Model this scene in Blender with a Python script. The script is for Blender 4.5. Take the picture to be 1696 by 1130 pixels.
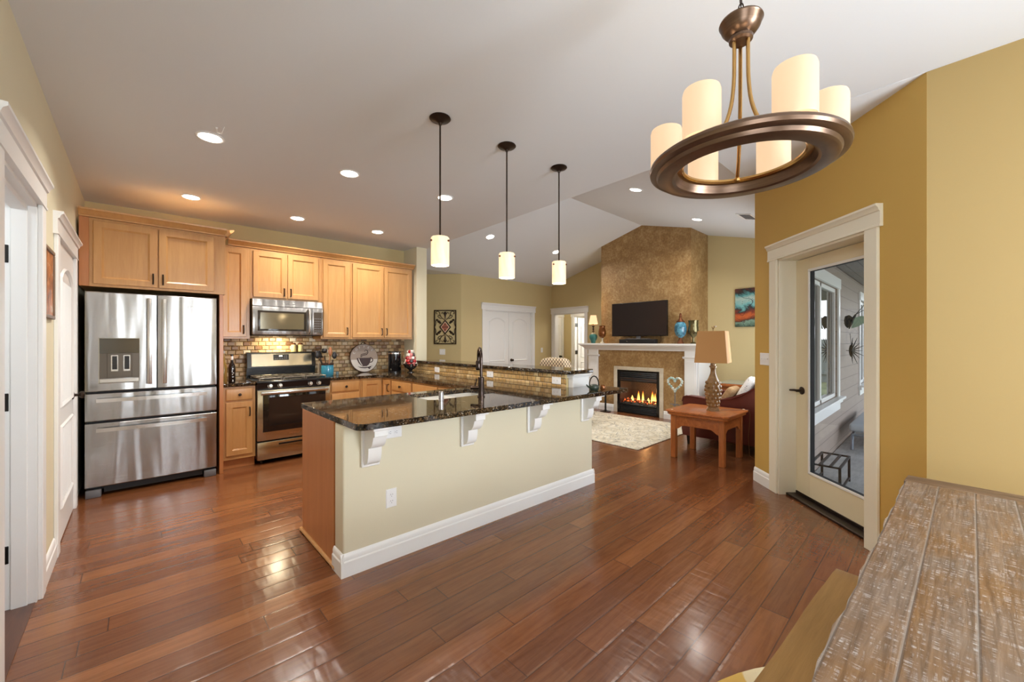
import bpy, bmesh, math, random
from mathutils import Vector, Matrix
PI = math.pi
sc = bpy.context.scene
COL = sc.collection
for _o in list(bpy.data.objects):
    bpy.data.objects.remove(_o)

# ------------------------------------------------------------------ camera
cam_d = bpy.data.cameras.new('camera'); cam = bpy.data.objects.new('camera', cam_d); COL.objects.link(cam)
cam_d.sensor_fit = 'HORIZONTAL'; cam_d.sensor_width = 36.0; cam_d.lens = 664.0 / 1696.0 * 36.0
cam_d.clip_start = 0.02; cam_d.clip_end = 300
cam.location = (0, 0, 1.36); cam.rotation_euler = (PI/2, 0, -math.radians(43.0))
sc.camera = cam
# ------------------------------------------------------------------ view and world
sc.view_settings.view_transform = 'Standard'; sc.view_settings.look = 'None'
sc.view_settings.gamma = 1.0; sc.view_settings.use_curve_mapping = False
sc.view_settings.exposure = 0.68
try:
    sc.cycles.max_bounces = 9; sc.cycles.diffuse_bounces = 5; sc.cycles.glossy_bounces = 5
    sc.cycles.transmission_bounces = 6; sc.cycles.transparent_max_bounces = 16
    sc.cycles.sample_clamp_indirect = 4.0; sc.cycles.caustics_reflective = False; sc.cycles.caustics_refractive = False
    sc.cycles.use_denoising = True
except Exception:
    pass
w = bpy.data.worlds.new('overcast_sky'); sc.world = w; w.use_nodes = True
nt = w.node_tree; nt.nodes.clear()
wo = nt.nodes.new('ShaderNodeOutputWorld'); bg = nt.nodes.new('ShaderNodeBackground')
tcw = nt.nodes.new('ShaderNodeTexCoord'); spw = nt.nodes.new('ShaderNodeSeparateXYZ')
crw = nt.nodes.new('ShaderNodeValToRGB')
crw.color_ramp.elements[0].position = 0.0; crw.color_ramp.elements[0].color = (0.80, 0.84, 0.88, 1)
crw.color_ramp.elements[1].position = 0.6; crw.color_ramp.elements[1].color = (0.66, 0.78, 0.95, 1)
nt.links.new(tcw.outputs['Generated'], spw.inputs[0]); nt.links.new(spw.outputs['Z'], crw.inputs[0])
nt.links.new(crw.outputs[0], bg.inputs[0]); bg.inputs[1].default_value = 2.3
nt.links.new(bg.outputs[0], wo.inputs[0])

def area_light(name, loc, rot, sx, sy, power, color, shape='RECTANGLE', spread=PI):
    d = bpy.data.lights.new(name, 'AREA'); d.shape = shape; d.size = sx
    if shape in ('RECTANGLE', 'ELLIPSE'): d.size_y = sy
    d.energy = power; d.color = color
    try: d.spread = spread
    except Exception: pass
    o = bpy.data.objects.new(name, d); COL.objects.link(o); o.location = loc; o.rotation_euler = rot
    return o
def point_light(name, loc, power, color, radius=0.03):
    d = bpy.data.lights.new(name, 'POINT'); d.energy = power; d.color = color; d.shadow_soft_size = radius
    o = bpy.data.objects.new(name, d); COL.objects.link(o); o.location = loc
    return o
# daylight entering by the dining room windows (behind the camera), and by the living room windows
area_light('dining_window_daylight', (1.90, -2.40, 1.35), (PI/2, 0, 0), 1.1, 1.7, 135, (0.84, 0.92, 1.0))
area_light('patio_slider_daylight', (0.72, -2.40, 1.15), (PI/2, 0, 0), 0.62, 2.0, 16, (0.84, 0.92, 1.0))
area_light('added_side_daylight', (-0.62, -1.15, 1.45), (0, -PI/2, 0), 1.6, 1.5, 25, (0.84, 0.92, 1.0))  # extra daylight through an unseen side window, added to light the room
area_light('living_window_daylight', (5.9, 1.18, 1.35), (PI/2, 0, 0), 1.7, 1.3, 26, (0.88, 0.94, 1.0))

# ------------------------------------------------------------------ colour and node helpers
def lin(c):
    c = c / 255.0
    return c / 12.92 if c <= 0.04045 else ((c + 0.055) / 1.055) ** 2.4
def rgb(r, g, b): return (lin(r), lin(g), lin(b), 1.0)

class NB:
    def __init__(s, name):
        s.m = bpy.data.materials.new(name); s.m.use_nodes = True
        s.t = s.m.node_tree; s.t.nodes.clear()
        s.out = s.t.nodes.new('ShaderNodeOutputMaterial')
    def n(s, typ, **kw):
        nd = s.t.nodes.new(typ)
        for k, v in kw.items(): setattr(nd, k, v)
        return nd
    def put(s, sock, v):
        if isinstance(v, bpy.types.NodeSocket): s.t.links.new(v, sock)
        elif v is not None: sock.default_value = v
    def math(s, op, a, b=None, c=None):
        nd = s.n('ShaderNodeMath', operation=op)
        s.put(nd.inputs[0], a)
        if b is not None: s.put(nd.inputs[1], b)
        if c is not None: s.put(nd.inputs[2], c)
        return nd.outputs[0]
    def comb(s, x, y, z=0.0):
        nd = s.n('ShaderNodeCombineXYZ')
        for i, v in enumerate((x, y, z)): s.put(nd.inputs[i], v)
        return nd.outputs[0]
    def sep(s, v):
        nd = s.n('ShaderNodeSeparateXYZ'); s.put(nd.inputs[0], v); return nd.outputs
    def coord(s, kind='Object'):
        return s.n('ShaderNodeTexCoord').outputs[kind]
    def scale(s, v, sx, sy, sz, loc=(0, 0, 0)):
        nd = s.n('ShaderNodeMapping'); s.put(nd.inputs[0], v)
        nd.inputs['Scale'].default_value = (sx, sy, sz); nd.inputs['Location'].default_value = loc
        return nd.outputs[0]
    def noise(s, v, sc_=5.0, detail=3.0, rough=0.5, dist=0.0):
        nd = s.n('ShaderNodeTexNoise'); s.put(nd.inputs['Vector'], v)
        nd.inputs['Scale'].default_value = sc_; nd.inputs['Detail'].default_value = detail
        nd.inputs['Roughness'].default_value = rough; nd.inputs['Distortion'].default_value = dist
        return nd.outputs[0]
    def white(s, v):
        nd = s.n('ShaderNodeTexWhiteNoise', noise_dimensions='3D'); s.put(nd.inputs['Vector'], v)
        return nd.outputs['Value']
    def voro(s, v, sc_, feature='F1', out='Distance'):
        nd = s.n('ShaderNodeTexVoronoi', feature=feature); s.put(nd.inputs['Vector'], v)
        nd.inputs['Scale'].default_value = sc_
        return nd.outputs[out]
    def ramp(s, f, stops, interp='LINEAR'):
        nd = s.n('ShaderNodeValToRGB'); s.put(nd.inputs[0], f); cr = nd.color_ramp; cr.interpolation = interp
        while len(cr.elements) > 2: cr.elements.remove(cr.elements[-1])
        for i, (p, c) in enumerate(stops):
            e = cr.elements[i] if i < 2 else cr.elements.new(p)
            e.position = p; e.color = c if len(c) == 4 else (*c, 1)
        return nd.outputs[0]
    def mix(s, f, a, b, blend='MIX'):
        nd = s.n('ShaderNodeMix', data_type='RGBA', blend_type=blend)
        s.put(nd.inputs[0], f); s.put(nd.inputs[6], a); s.put(nd.inputs[7], b)
        return nd.outputs[2]
    def bump(s, h, strength=0.3, dist=0.01):
        nd = s.n('ShaderNodeBump'); s.put(nd.inputs['Height'], h)
        nd.inputs['Strength'].default_value = strength; nd.inputs['Distance'].default_value = dist
        return nd.outputs[0]
    def bsdf(s, **kw):
        p = s.n('ShaderNodeBsdfPrincipled')
        names = {'base': 'Base Color', 'rough': 'Roughness', 'metal': 'Metallic', 'normal': 'Normal', 'spec': 'Specular IOR Level',
                 'coat': 'Coat Weight', 'coat_rough': 'Coat Roughness', 'emit': 'Emission Color', 'estr': 'Emission Strength',
                 'trans': 'Transmission Weight', 'aniso': 'Anisotropic', 'sub': 'Subsurface Weight', 'ior': 'IOR', 'alpha': 'Alpha', 'sheen': 'Sheen Weight'}
        for k, v in kw.items(): s.put(p.inputs[names[k]], v)
        s.t.links.new(p.outputs[0], s.out.inputs[0])
        s.p = p
        return s.m
    def cells(s, u, v, wd, ht, off='random', amt=1.0):
        row = s.math('FLOOR', s.math('DIVIDE', v, ht))
        if off == 'random': o = s.math('MULTIPLY', s.white(s.comb(row, 3.7, 1.1)), wd * amt)
        else: o = s.math('MULTIPLY', s.math('MODULO', s.math('ADD', row, 1000.0), 2.0), wd * 0.5)
        uu = s.math('DIVIDE', s.math('ADD', u, o), wd)
        colm = s.math('FLOOR', uu)
        rnd = s.white(s.comb(row, colm, 0.5)); rnd2 = s.white(s.comb(row, colm, 7.5))
        fu = s.math('FRACT', uu); fv = s.math('FRACT', s.math('DIVIDE', v, ht))
        du = s.math('MULTIPLY', s.math('MINIMUM', fu, s.math('SUBTRACT', 1.0, fu)), wd)
        dv = s.math('MULTIPLY', s.math('MINIMUM', fv, s.math('SUBTRACT', 1.0, fv)), ht)
        return rnd, rnd2, s.math('MINIMUM', du, dv), dv

def plain(name, c, rough=0.5, metal=0.0, **kw):
    b = NB(name); return b.bsdf(base=c, rough=rough, metal=metal, **kw)

def paint(name, c, rough=0.6):
    b = NB(name); co = b.coord()
    n = b.noise(co, 120.0, 2.0); n2 = b.noise(co, 1.3, 2.0)
    col = b.mix(b.math('MULTIPLY', n2, 0.10), c, tuple(x * 0.86 for x in c[:3]) + (1,))
    return b.bsdf(base=col, rough=rough, normal=b.bump(n, 0.06, 0.004), spec=0.25)

def wood(name, c1, c2, c3=None, stretch=(14, 14, 1.2), rough=0.35, coat=0.15, bumpy=0.05, detail=4.0):
    b = NB(name); co = b.coord()
    v = b.scale(co, *stretch)
    n1 = b.noise(v, 1.5, detail, 0.6, 0.6); n2 = b.noise(b.scale(co, *[x * 4 for x in stretch]), 2.0, 3.0, 0.6)
    n3 = b.noise(co, 1.1, 2.0)
    col = b.ramp(b.math('ADD', b.math('MULTIPLY', n1, 0.7), b.math('MULTIPLY', n2, 0.3)), [(0.30, c2), (0.68, c1)])
    if c3: col = b.mix(b.math('MULTIPLY', n3, 0.55), col, c3)
    return b.bsdf(base=col, rough=rough, coat=coat, coat_rough=0.2, normal=b.bump(n2, bumpy, 0.003))

M = {}
M['wall'] = paint('wall_paint_tan', rgb(202, 184, 138))
M['wall_light'] = paint('wall_paint_tan_lit', rgb(222, 214, 186))  # paler copy of the tan paint, brighter light put into the colour
M['wall_pen'] = paint('wall_paint_tan_daylit', rgb(222, 214, 188))  # same tan paint, with the daylight on the peninsula put into its colour
M['wall_gold_dim'] = paint('wall_paint_gold_dimmed', rgb(166, 141, 92))  # gold paint darkened in colour to hold down the window light on this wall
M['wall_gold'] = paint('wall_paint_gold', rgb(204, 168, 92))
M['ceiling'] = paint('ceiling_paint', rgb(227, 230, 233), 0.8)
M['white'] = plain('white_trim_paint', rgb(238, 238, 236), 0.35)
M['offwhite'] = plain('off_white_casing', rgb(236, 230, 210), 0.35)
M['cream'] = plain('cream_door_paint', rgb(226, 214, 182), 0.35)
M['dark'] = plain('dark_bronze', rgb(58, 46, 38), 0.35, 0.8)
M['black'] = plain('black_enamel', rgb(22, 21, 21), 0.22)
M['black_matte'] = plain('black_matte', rgb(20, 19, 20), 0.6)
M['black_gap'] = plain('black_void', rgb(10, 9, 9), 0.9)
M['plastic'] = plain('white_plastic', rgb(236, 236, 236), 0.3)
M['slot'] = plain('grey_slot', rgb(105, 105, 108), 0.5)
M['chrome'] = plain('chrome', rgb(215, 216, 220), 0.08, 1.0)
M['maple'] = wood('honey_maple', rgb(202, 154, 96), rgb(182, 130, 76), rgb(192, 142, 86))
M['maple_dark'] = wood('honey_maple_deep', rgb(176, 108, 58), rgb(150, 88, 45))  # deeper maple tone, used for the range lettering
M['maple_end'] = wood('maple_veneer_panel', rgb(192, 128, 78), rgb(172, 108, 62), rgb(184, 120, 70), (10, 10, 0.8))
M['oak'] = wood('golden_oak', rgb(190, 112, 55), rgb(140, 74, 32), None, (5, 18, 18), 0.35, 0.25, 0.12)
M['oak_leg'] = wood('golden_oak_leg', rgb(192, 116, 60), rgb(142, 78, 36), None, (18, 18, 2.5), 0.35, 0.25, 0.12)

def mk_floor():
    b = NB('hand_scraped_hardwood'); co = b.coord(); x, y, z = b.sep(co)
    rnd, rnd2, edge, dv = b.cells(x, y, 1.15, 0.127)
    gv = b.comb(b.math('MULTIPLY', x, 2.2), b.math('MULTIPLY', y, 26.0), b.math('MULTIPLY', rnd, 40.0))
    g = b.noise(gv, 1.6, 5.0, 0.62, 0.7)
    kn = b.noise(b.comb(b.math('MULTIPLY', x, 3.0), b.math('MULTIPLY', y, 9.0), b.math('MULTIPLY', rnd2, 30.0)), 1.2, 3.0, 0.55, 1.2)
    base = b.ramp(rnd, [(0.0, rgb(113, 67, 38)), (0.4, rgb(123, 74, 42)), (0.85, rgb(132, 81, 46)), (1.0, rgb(144, 92, 54))])
    dk = b.mix(1.0, base, (0.66, 0.60, 0.56, 1), 'MULTIPLY')
    col = b.mix(b.ramp(g, [(0.30, (0.85,) * 3), (0.62, (0.0,) * 3)]), base, dk)
    col = b.mix(b.ramp(kn, [(0.66, (0, 0, 0)), (0.90, (0.5,) * 3)]), col, rgb(80, 42, 24))
    gap = b.ramp(edge, [(0.0, (0.9,) * 3), (0.0022, (0, 0, 0))])
    col = b.mix(gap, col, rgb(62, 34, 20))
    # ripples of the scraping tool: they run across each board
    rip = b.noise(b.comb(b.math('MULTIPLY', x, 20.0), b.math('MULTIPLY', y, 5.0), b.math('MULTIPLY', rnd, 50.0)), 1.0, 1.5, 0.5, 0.5)
    cup = b.math('MULTIPLY', b.math('MINIMUM', dv, 0.012), 22.0)
    h = b.math('ADD', b.math('MULTIPLY', rip, 1.0), cup)
    rg = b.math('ADD', 0.15, b.math('MULTIPLY', g, 0.16))
    return b.bsdf(base=col, rough=rg, normal=b.bump(h, 0.42, 0.006), spec=0.5, coat=0.35, coat_rough=0.14)
M['floor'] = mk_floor()

def mk_granite():
    b = NB('speckled_brown_granite'); co = b.coord()
    v1 = b.voro(co, 170.0, out='Color'); v2 = b.voro(co, 75.0, out='Color')
    r1 = b.sep(v1)[0]; r2 = b.sep(v2)[1]
    n = b.noise(co, 14.0, 4.0, 0.6)
    c1 = b.ramp(r1, [(0.0, rgb(12, 10, 9)), (0.38, rgb(46, 35, 25)), (0.66, rgb(86, 66, 44)), (0.84, rgb(124, 104, 78)), (0.95, rgb(168, 162, 150))], 'CONSTANT')
    c2 = b.ramp(r2, [(0.0, rgb(14, 12, 11)), (0.55, rgb(50, 37, 24)), (0.85, rgb(96, 74, 46))], 'CONSTANT')
    col = b.mix(b.ramp(n, [(0.40, (0, 0, 0)), (0.60, (1, 1, 1))]), c1, c2)
    return b.bsdf(base=col, rough=0.045, spec=0.6)
M['granite'] = mk_granite()

def mk_steel(name, vert=True, tint=(176, 174, 170), rough=0.22, wav=0.05):
    b = NB(name); co = b.coord()
    st = (3, 3, 300) if vert is False else (1.2, 1.2, 420)
    n = b.noise(b.scale(co, *((2, 2, 500) if vert else (500, 500, 2))), 1.0, 2.0, 0.6)
    wv = b.noise(b.scale(co, 9.0, 9.0, 0.9), 1.0, 1.0, 0.4, 0.3)
    rg = b.math('ADD', rough - 0.04, b.math('MULTIPLY', n, 0.10))
    nd1 = b.bump(wv, wav, 0.05)
    return b.bsdf(base=rgb(*tint), rough=rg, metal=1.0, normal=nd1)
M['steel'] = mk_steel('brushed_stainless', True, (172, 171, 169), 0.24, 0.30)
M['steel_h'] = mk_steel('brushed_stainless_handle', False, (205, 203, 198), 0.22, 0.0)
M['steel_range'] = mk_steel('stainless_range', True, (188, 176, 150), 0.2, 0.03)

def mk_tile(name, pal, wd=0.078, ht=0.052):
    b = NB(name); x, y, z = b.sep(b.coord('Object')); u = b.math('ADD', x, y); co = b.coord()
    rnd, rnd2, edge, dv = b.cells(u, z, wd, ht, 'half')
    col = b.ramp(rnd, pal)
    n = b.noise(co, 55.0, 4.0, 0.6, 0.5)
    col = b.mix(b.math('MULTIPLY', n, 0.5), col, b.ramp(rnd2, [(0.0, rgb(104, 78, 50)), (0.5, rgb(168, 142, 104)), (1.0, rgb(206, 194, 172))]))
    gr = b.ramp(edge, [(0.0, (1, 1, 1)), (0.0032, (0, 0, 0))])
    col = b.mix(b.math('MULTIPLY', gr, 0.75), col, rgb(132, 108, 80))
    h = b.math('ADD', b.math('MULTIPLY', b.math('MINIMUM', edge, 0.009), 90.0), b.math('MULTIPLY', n, 0.35))
    h = b.math('ADD', h, b.math('MULTIPLY', rnd2, 0.35))
    return b.bsdf(base=col, rough=0.34, normal=b.bump(h, 1.0, 0.010), spec=0.6)
M['tile'] = mk_tile('tumbled_stone_tile', [(0.0, rgb(104, 66, 36)), (0.22, rgb(176, 124, 68)), (0.45, rgb(224, 198, 150)), (0.62, rgb(140, 106, 74)), (0.8, rgb(208, 170, 110)), (1.0, rgb(244, 234, 212))], 0.078, 0.052)
M['tile_warm'] = mk_tile('golden_stone_tile', [(0.0, rgb(176, 136, 78)), (0.4, rgb(206, 168, 104)), (0.7, rgb(190, 150, 90)), (1.0, rgb(226, 200, 144))], 0.062, 0.052)

def mk_plaster():
    b = NB('mottled_gold_plaster'); co = b.coord()
    n = b.noise(co, 5.0, 6.0, 0.68, 0.6); n2 = b.noise(co, 28.0, 5.0, 0.7)
    f = b.math('ADD', b.math('MULTIPLY', n, 0.5), b.math('MULTIPLY', n2, 0.5))
    col = b.ramp(f, [(0.32, rgb(124, 92, 54)), (0.5, rgb(156, 122, 76)), (0.66, rgb(190, 162, 116))])
    return b.bsdf(base=col, rough=0.55, normal=b.bump(n2, 0.25, 0.006))
M['plaster'] = mk_plaster()

def mk_table():
    b = NB('whitewashed_rustic_plank'); co = b.coord(); x, y, z = b.sep(co)
    rnd, rnd2, edge, dv = b.cells(x, b.math('ADD', y, 5.0), 60.0, 0.098)
    # grain along x, with saw marks across and worn white paint left in the low spots
    gx = b.comb(b.math('MULTIPLY', x, 2.0), b.math('MULTIPLY', y, 32.0), b.math('MULTIPLY', rnd, 30.0))
    g = b.noise(gx, 1.5, 6.0, 0.65, 1.4)
    saw = b.noise(b.comb(b.math('MULTIPLY', x, 120.0), b.math('MULTIPLY', y, 18.0), b.math('MULTIPLY', rnd, 9.0)), 1.0, 3.0, 0.7, 0.4)
    pat = b.noise(b.comb(b.math('MULTIPLY', x, 3.0), b.math('MULTIPLY', y, 6.0), b.math('MULTIPLY', rnd2, 20.0)), 1.3, 4.0, 0.6, 0.6)
    spk = b.noise(b.comb(b.math('MULTIPLY', x, 14.0), b.math('MULTIPLY', y, 150.0), z), 1.0, 3.0, 0.7)
    base = b.ramp(g, [(0.30, rgb(92, 64, 38)), (0.52, rgb(130, 96, 62)), (0.72, rgb(154, 120, 84))])
    base = b.mix(b.math('MULTIPLY', rnd, 0.35), base, rgb(116, 84, 52))
    grey = b.ramp(g, [(0.30, rgb(98, 86, 76)), (0.6, rgb(136, 124, 114)), (0.8, rgb(156, 146, 138))])
    col = b.mix(b.ramp(pat, [(0.38, (0, 0, 0)), (0.62, (0.6,) * 3)]), base, grey)
    m = b.math('MULTIPLY', b.ramp(saw, [(0.50, (0, 0, 0)), (0.64, (1, 1, 1))]), b.ramp(spk, [(0.46, (0, 0, 0)), (0.60, (1, 1, 1))]))
    col = b.mix(b.math('MULTIPLY', m, 0.6), col, rgb(206, 202, 200))
    col = b.mix(b.ramp(edge, [(0.0, (0.9,) * 3), (0.0014, (0, 0, 0))]), col, rgb(128, 118, 110))
    h = b.math('ADD', b.math('MULTIPLY', saw, 0.5), b.math('ADD', b.math('MULTIPLY', g, 0.6), b.math('MULTIPLY', b.math('MINIMUM', edge, 0.004), 150.0)))
    return b.bsdf(base=col, rough=0.48, normal=b.bump(h, 0.5, 0.004), spec=0.4)
M['table'] = mk_table()
M['bench'] = wood('stained_rustic_bench', rgb(182, 142, 84), rgb(146, 108, 56), rgb(170, 130, 76), (2.0, 30, 30), 0.5, 0.1, 0.2, 6.0)

def mk_rug():
    b = NB('cream_swirl_rug'); co = b.coord(); x, y, z = b.sep(co)
    n = b.noise(b.scale(co, 1, 1.6, 1), 1.6, 2.0, 0.5, 2.2)
    line = b.math('ABSOLUTE', b.math('SUBTRACT', b.math('FRACT', b.math('MULTIPLY', n, 11.0)), 0.5))
    fz = b.noise(co, 42.0, 4.0, 0.65); fz2 = b.noise(co, 9.0, 4.0, 0.6)
    m = b.math('MULTIPLY', b.ramp(line, [(0.0, (1, 1, 1)), (0.22, (0, 0, 0))]), b.ramp(fz, [(0.34, (0, 0, 0)), (0.62, (1, 1, 1))]))
    base = b.ramp(fz2, [(0.35, rgb(206, 196, 172)), (0.65, rgb(232, 226, 210))])
    col = b.mix(m, base, rgb(122, 124, 120))
    return b.bsdf(base=col, rough=0.95, normal=b.bump(b.noise(co, 300.0, 2.0), 0.6, 0.004), spec=0.1)
M['rug'] = mk_rug()

def mk_blotch():
    b = NB('yellow_and_cream_rug'); co = b.coord()
    n = b.noise(co, 5.0, 2.0, 0.5, 1.2)
    col = b.ramp(n, [(0.46, rgb(226, 212, 176)), (0.50, rgb(214, 178, 100))])
    return b.bsdf(base=col, rough=0.95, normal=b.bump(b.noise(co, 260.0, 2.0), 0.6, 0.004), spec=0.1)
M['rug_round'] = mk_blotch()

def glassy(name, tint=(1, 1, 1, 1), f0=0.04):
    b = NB(name); t = b.n('ShaderNodeBsdfTransparent'); t.inputs[0].default_value = tint
    g = b.n('ShaderNodeBsdfGlossy'); g.inputs['Roughness'].default_value = 0.0
    ge = b.n('ShaderNodeNewGeometry'); dt = b.n('ShaderNodeVectorMath', operation='DOT_PRODUCT')
    b.t.links.new(ge.outputs['Normal'], dt.inputs[0]); b.t.links.new(ge.outputs['Incoming'], dt.inputs[1])
    c = b.math('SUBTRACT', 1.0, b.math('ABSOLUTE', dt.outputs['Value']))
    f = b.math('ADD', f0, b.math('MULTIPLY', 1.0 - f0, b.math('POWER', c, 5.0)))
    mx = b.n('ShaderNodeMixShader'); b.put(mx.inputs[0], f)
    b.t.links.new(t.outputs[0], mx.inputs[1]); b.t.links.new(g.outputs[0], mx.inputs[2]); b.t.links.new(mx.outputs[0], b.out.inputs[0])
    return b.m
M['glass'] = glassy('clear_pane')
M['glass_dark'] = glassy('window_pane_reflective', (0.05, 0.065, 0.085, 1), 0.30)

def lit(name, c, strength, base=None, vary=0.0):
    b = NB(name); co = b.coord()
    e = rgb(*c)
    if vary:
        n = b.noise(b.scale(co, 1, 1, 0.45), 16.0, 4.0, 0.6, 1.0)
        ec = b.mix(b.ramp(n, [(0.42, (0, 0, 0)), (0.7, (vary,) * 3)]), e, rgb(236, 190, 120))
    else: ec = e
    return b.bsdf(base=base or rgb(240, 228, 205), rough=0.4, emit=ec, estr=strength)
M['lens'] = lit('downlight_lens', (255, 246, 232), 10.0)
M['shade_pendant'] = lit('pendant_alabaster_glass', (255, 226, 182), 0.62, rgb(200, 186, 160), 0.7)
M['shade_candle'] = lit('chandelier_frosted_glass', (255, 214, 170), 0.50, rgb(150, 136, 116))
# ------------------------------------------------------------------ geometry helpers
class Fr:
    """local frame: a to the right, b up, c out of the surface"""
    def __init__(s, o, right, out, up=(0, 0, 1)):
        s.o = Vector(o); s.r = Vector(right).normalized(); s.n = Vector(out).normalized(); s.u = Vector(up).normalized()
    def __call__(s, a, b, c=0.0): return s.o + s.r * a + s.u * b + s.n * c
W = Fr((0, 0, 0), (1, 0, 0), (0, 1, 0))      # a = x, b = z, c = y

class MB:
    def __init__(s): s.b = bmesh.new()
    def face(s, pts):
        try: return s.b.faces.new([s.b.verts.new(p) for p in pts])
        except ValueError: return None
    def hexa(s, p, bev=0.0, seg=1):
        v = [s.b.verts.new(q) for q in p]
        fs = [s.b.faces.new([v[i] for i in f]) for f in ((0, 3, 2, 1), (4, 5, 6, 7), (0, 1, 5, 4), (1, 2, 6, 5), (2, 3, 7, 6), (3, 0, 4, 7))]
        if bev > 0:
            es = {e for f in fs for e in f.edges}
            bmesh.ops.bevel(s.b, geom=list(es), offset=bev, segments=seg, affect='EDGES', profile=0.5, clamp_overlap=True)
        return s
    def box(s, x0, x1, y0, y1, z0, z1, bev=0.0, seg=1):
        return s.hexa([(x0, y0, z0), (x1, y0, z0), (x1, y1, z0), (x0, y1, z0), (x0, y0, z1), (x1, y0, z1), (x1, y1, z1), (x0, y1, z1)], bev, seg)
    def fbox(s, F, a0, a1, b0, b1, c0, c1, bev=0.0, seg=1):
        return s.hexa([F(a0, b0, c0), F(a1, b0, c0), F(a1, b0, c1), F(a0, b0, c1), F(a0, b1, c0), F(a1, b1, c0), F(a1, b1, c1), F(a0, b1, c1)], bev, seg)
    def prism(s, pts, vec, bev=0.0, seg=1):
        vec = Vector(vec)
        a = [s.b.verts.new(p) for p in pts]; b2 = [s.b.verts.new(Vector(p) + vec) for p in pts]
        n = len(pts); fs = [s.b.faces.new(a), s.b.faces.new(b2[::-1])]
        for i in range(n): fs.append(s.b.faces.new([a[i], b2[i], b2[(i + 1) % n], a[(i + 1) % n]]))
        if bev > 0:
            es = {e for f in fs[:2] for e in f.edges}
            bmesh.ops.bevel(s.b, geom=list(es), offset=bev, segments=seg, affect='EDGES', profile=0.5, clamp_overlap=True)
        return s
    def sweep(s, prof, F, a0, a1):
        """profile [(c, b)...] swept along a"""
        return s.prism([F(a0, b, c) for c, b in prof], F(a1, 0, 0) - F(a0, 0, 0))
    def nested(s, F, a0, a1, b0, b1, steps, back=0.0):
        """concentric rectangles [(inset, c)...] joined into a stepped panel, closed at the back"""
        rings = []
        for ins, c in [(0.0, back)] + steps:
            rings.append([s.b.verts.new(F(a, b, c)) for a, b in ((a0 + ins, b0 + ins), (a1 - ins, b0 + ins), (a1 - ins, b1 - ins), (a0 + ins, b1 - ins))])
        s.b.faces.new(rings[0][::-1])
        for p, q in zip(rings, rings[1:]):
            for i in range(4): s.b.faces.new([p[i], p[(i + 1) % 4], q[(i + 1) % 4], q[i]])
        s.b.faces.new(rings[-1]); return s
    def ring(s, F, a0, a1, b0, b1, wd, c0, c1, bev=0.0):
        s.fbox(F, a0, a1, b1 - wd, b1, c0, c1, bev); s.fbox(F, a0, a1, b0, b0 + wd, c0, c1, bev)
        s.fbox(F, a0, a0 + wd, b0 + wd, b1 - wd, c0, c1, bev); s.fbox(F, a1 - wd, a1, b0 + wd, b1 - wd, c0, c1, bev); return s
    def tube(s, pts, r, seg=8, closed=False):
        pts = [Vector(p) for p in pts]; n = len(pts); rs = r if isinstance(r, (list, tuple)) else [r] * n
        tang = []
        for i in range(n):
            if closed: t = pts[(i + 1) % n] - pts[i - 1]
            else: t = pts[min(i + 1, n - 1)] - pts[max(i - 1, 0)]
            tang.append(t.normalized() if t.length > 1e-9 else Vector((0, 0, 1)))
        t0 = tang[0]; ref = Vector((0, 0, 1)) if abs(t0.z) < 0.9 else Vector((1, 0, 0))
        nrm = t0.cross(ref).normalized(); rings = []
        for i in range(n):
            if i:
                ax = tang[i - 1].cross(tang[i])
                if ax.length > 1e-7: nrm = Matrix.Rotation(tang[i - 1].angle(tang[i]), 3, ax.normalized()) @ nrm
            bn = tang[i].cross(nrm)
            rings.append([s.b.verts.new(pts[i] + (nrm * math.cos(k * 2 * PI / seg) + bn * math.sin(k * 2 * PI / seg)) * rs[i]) for k in range(seg)])
        m = n if closed else n - 1
        for i in range(m):
            p, q = rings[i], rings[(i + 1) % n]
            for k in range(seg): s.b.faces.new([p[k], p[(k + 1) % seg], q[(k + 1) % seg], q[k]])
        if not closed:
            s.b.faces.new(rings[0][::-1]); s.b.faces.new(rings[-1])
        return s
    def lathe(s, prof, c=(0, 0, 0), seg=24, axis=None, closed=False, sq=None):
        """profile [(r, h)...] turned about z (or axis); sq bends the circle towards a square"""
        c = Vector(c); Q = Vector((0, 0, 1)).rotation_difference(Vector(axis)) if axis is not None else None
        rings = []
        for r, h in prof:
            if r < 1e-6:
                p = Vector((0, 0, h)); p = Q @ p if Q else p
                rings.append([s.b.verts.new(c + p)])
            else:
                ring = []
                for k in range(seg):
                    t = 2 * PI * k / seg; p = Vector((r * math.cos(t), r * math.sin(t), h)); p = Q @ p if Q else p
                    ring.append(s.b.verts.new(c + p))
                rings.append(ring)
        pr = list(zip(rings, rings[1:])) + ([(rings[-1], rings[0])] if closed else [])
        for p, q in pr:
            for k in range(seg):
                k2 = (k + 1) % seg
                if len(p) == 1 and len(q) == 1: continue
                if len(p) == 1: s.b.faces.new([p[0], q[k2], q[k]])
                elif len(q) == 1: s.b.faces.new([p[k], p[k2], q[0]])
                else: s.b.faces.new([p[k], p[k2], q[k2], q[k]])
        if not closed:
            if len(rings[0]) > 1: s.b.faces.new(rings[0][::-1])
            if len(rings[-1]) > 1: s.b.faces.new(rings[-1])
        return s
    def superell(s, c, abc, e1=0.4, e2=0.4, rot=None, nu=24, nv=14):
        """soft cushion / pillow shape"""
        def sg(v, e): return math.copysign(abs(v) ** e, v)
        c = Vector(c); rings = []
        for j in range(1, nv):
            ph = -PI / 2 + PI * j / nv; ring = []
            for i in range(nu):
                th = 2 * PI * i / nu
                p = Vector((abc[0] * sg(math.cos(ph), e1) * sg(math.cos(th), e2), abc[1] * sg(math.cos(ph), e1) * sg(math.sin(th), e2), abc[2] * sg(math.sin(ph), e1)))
                if rot: p = rot @ p
                ring.append(s.b.verts.new(c + p))
            rings.append(ring)
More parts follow.
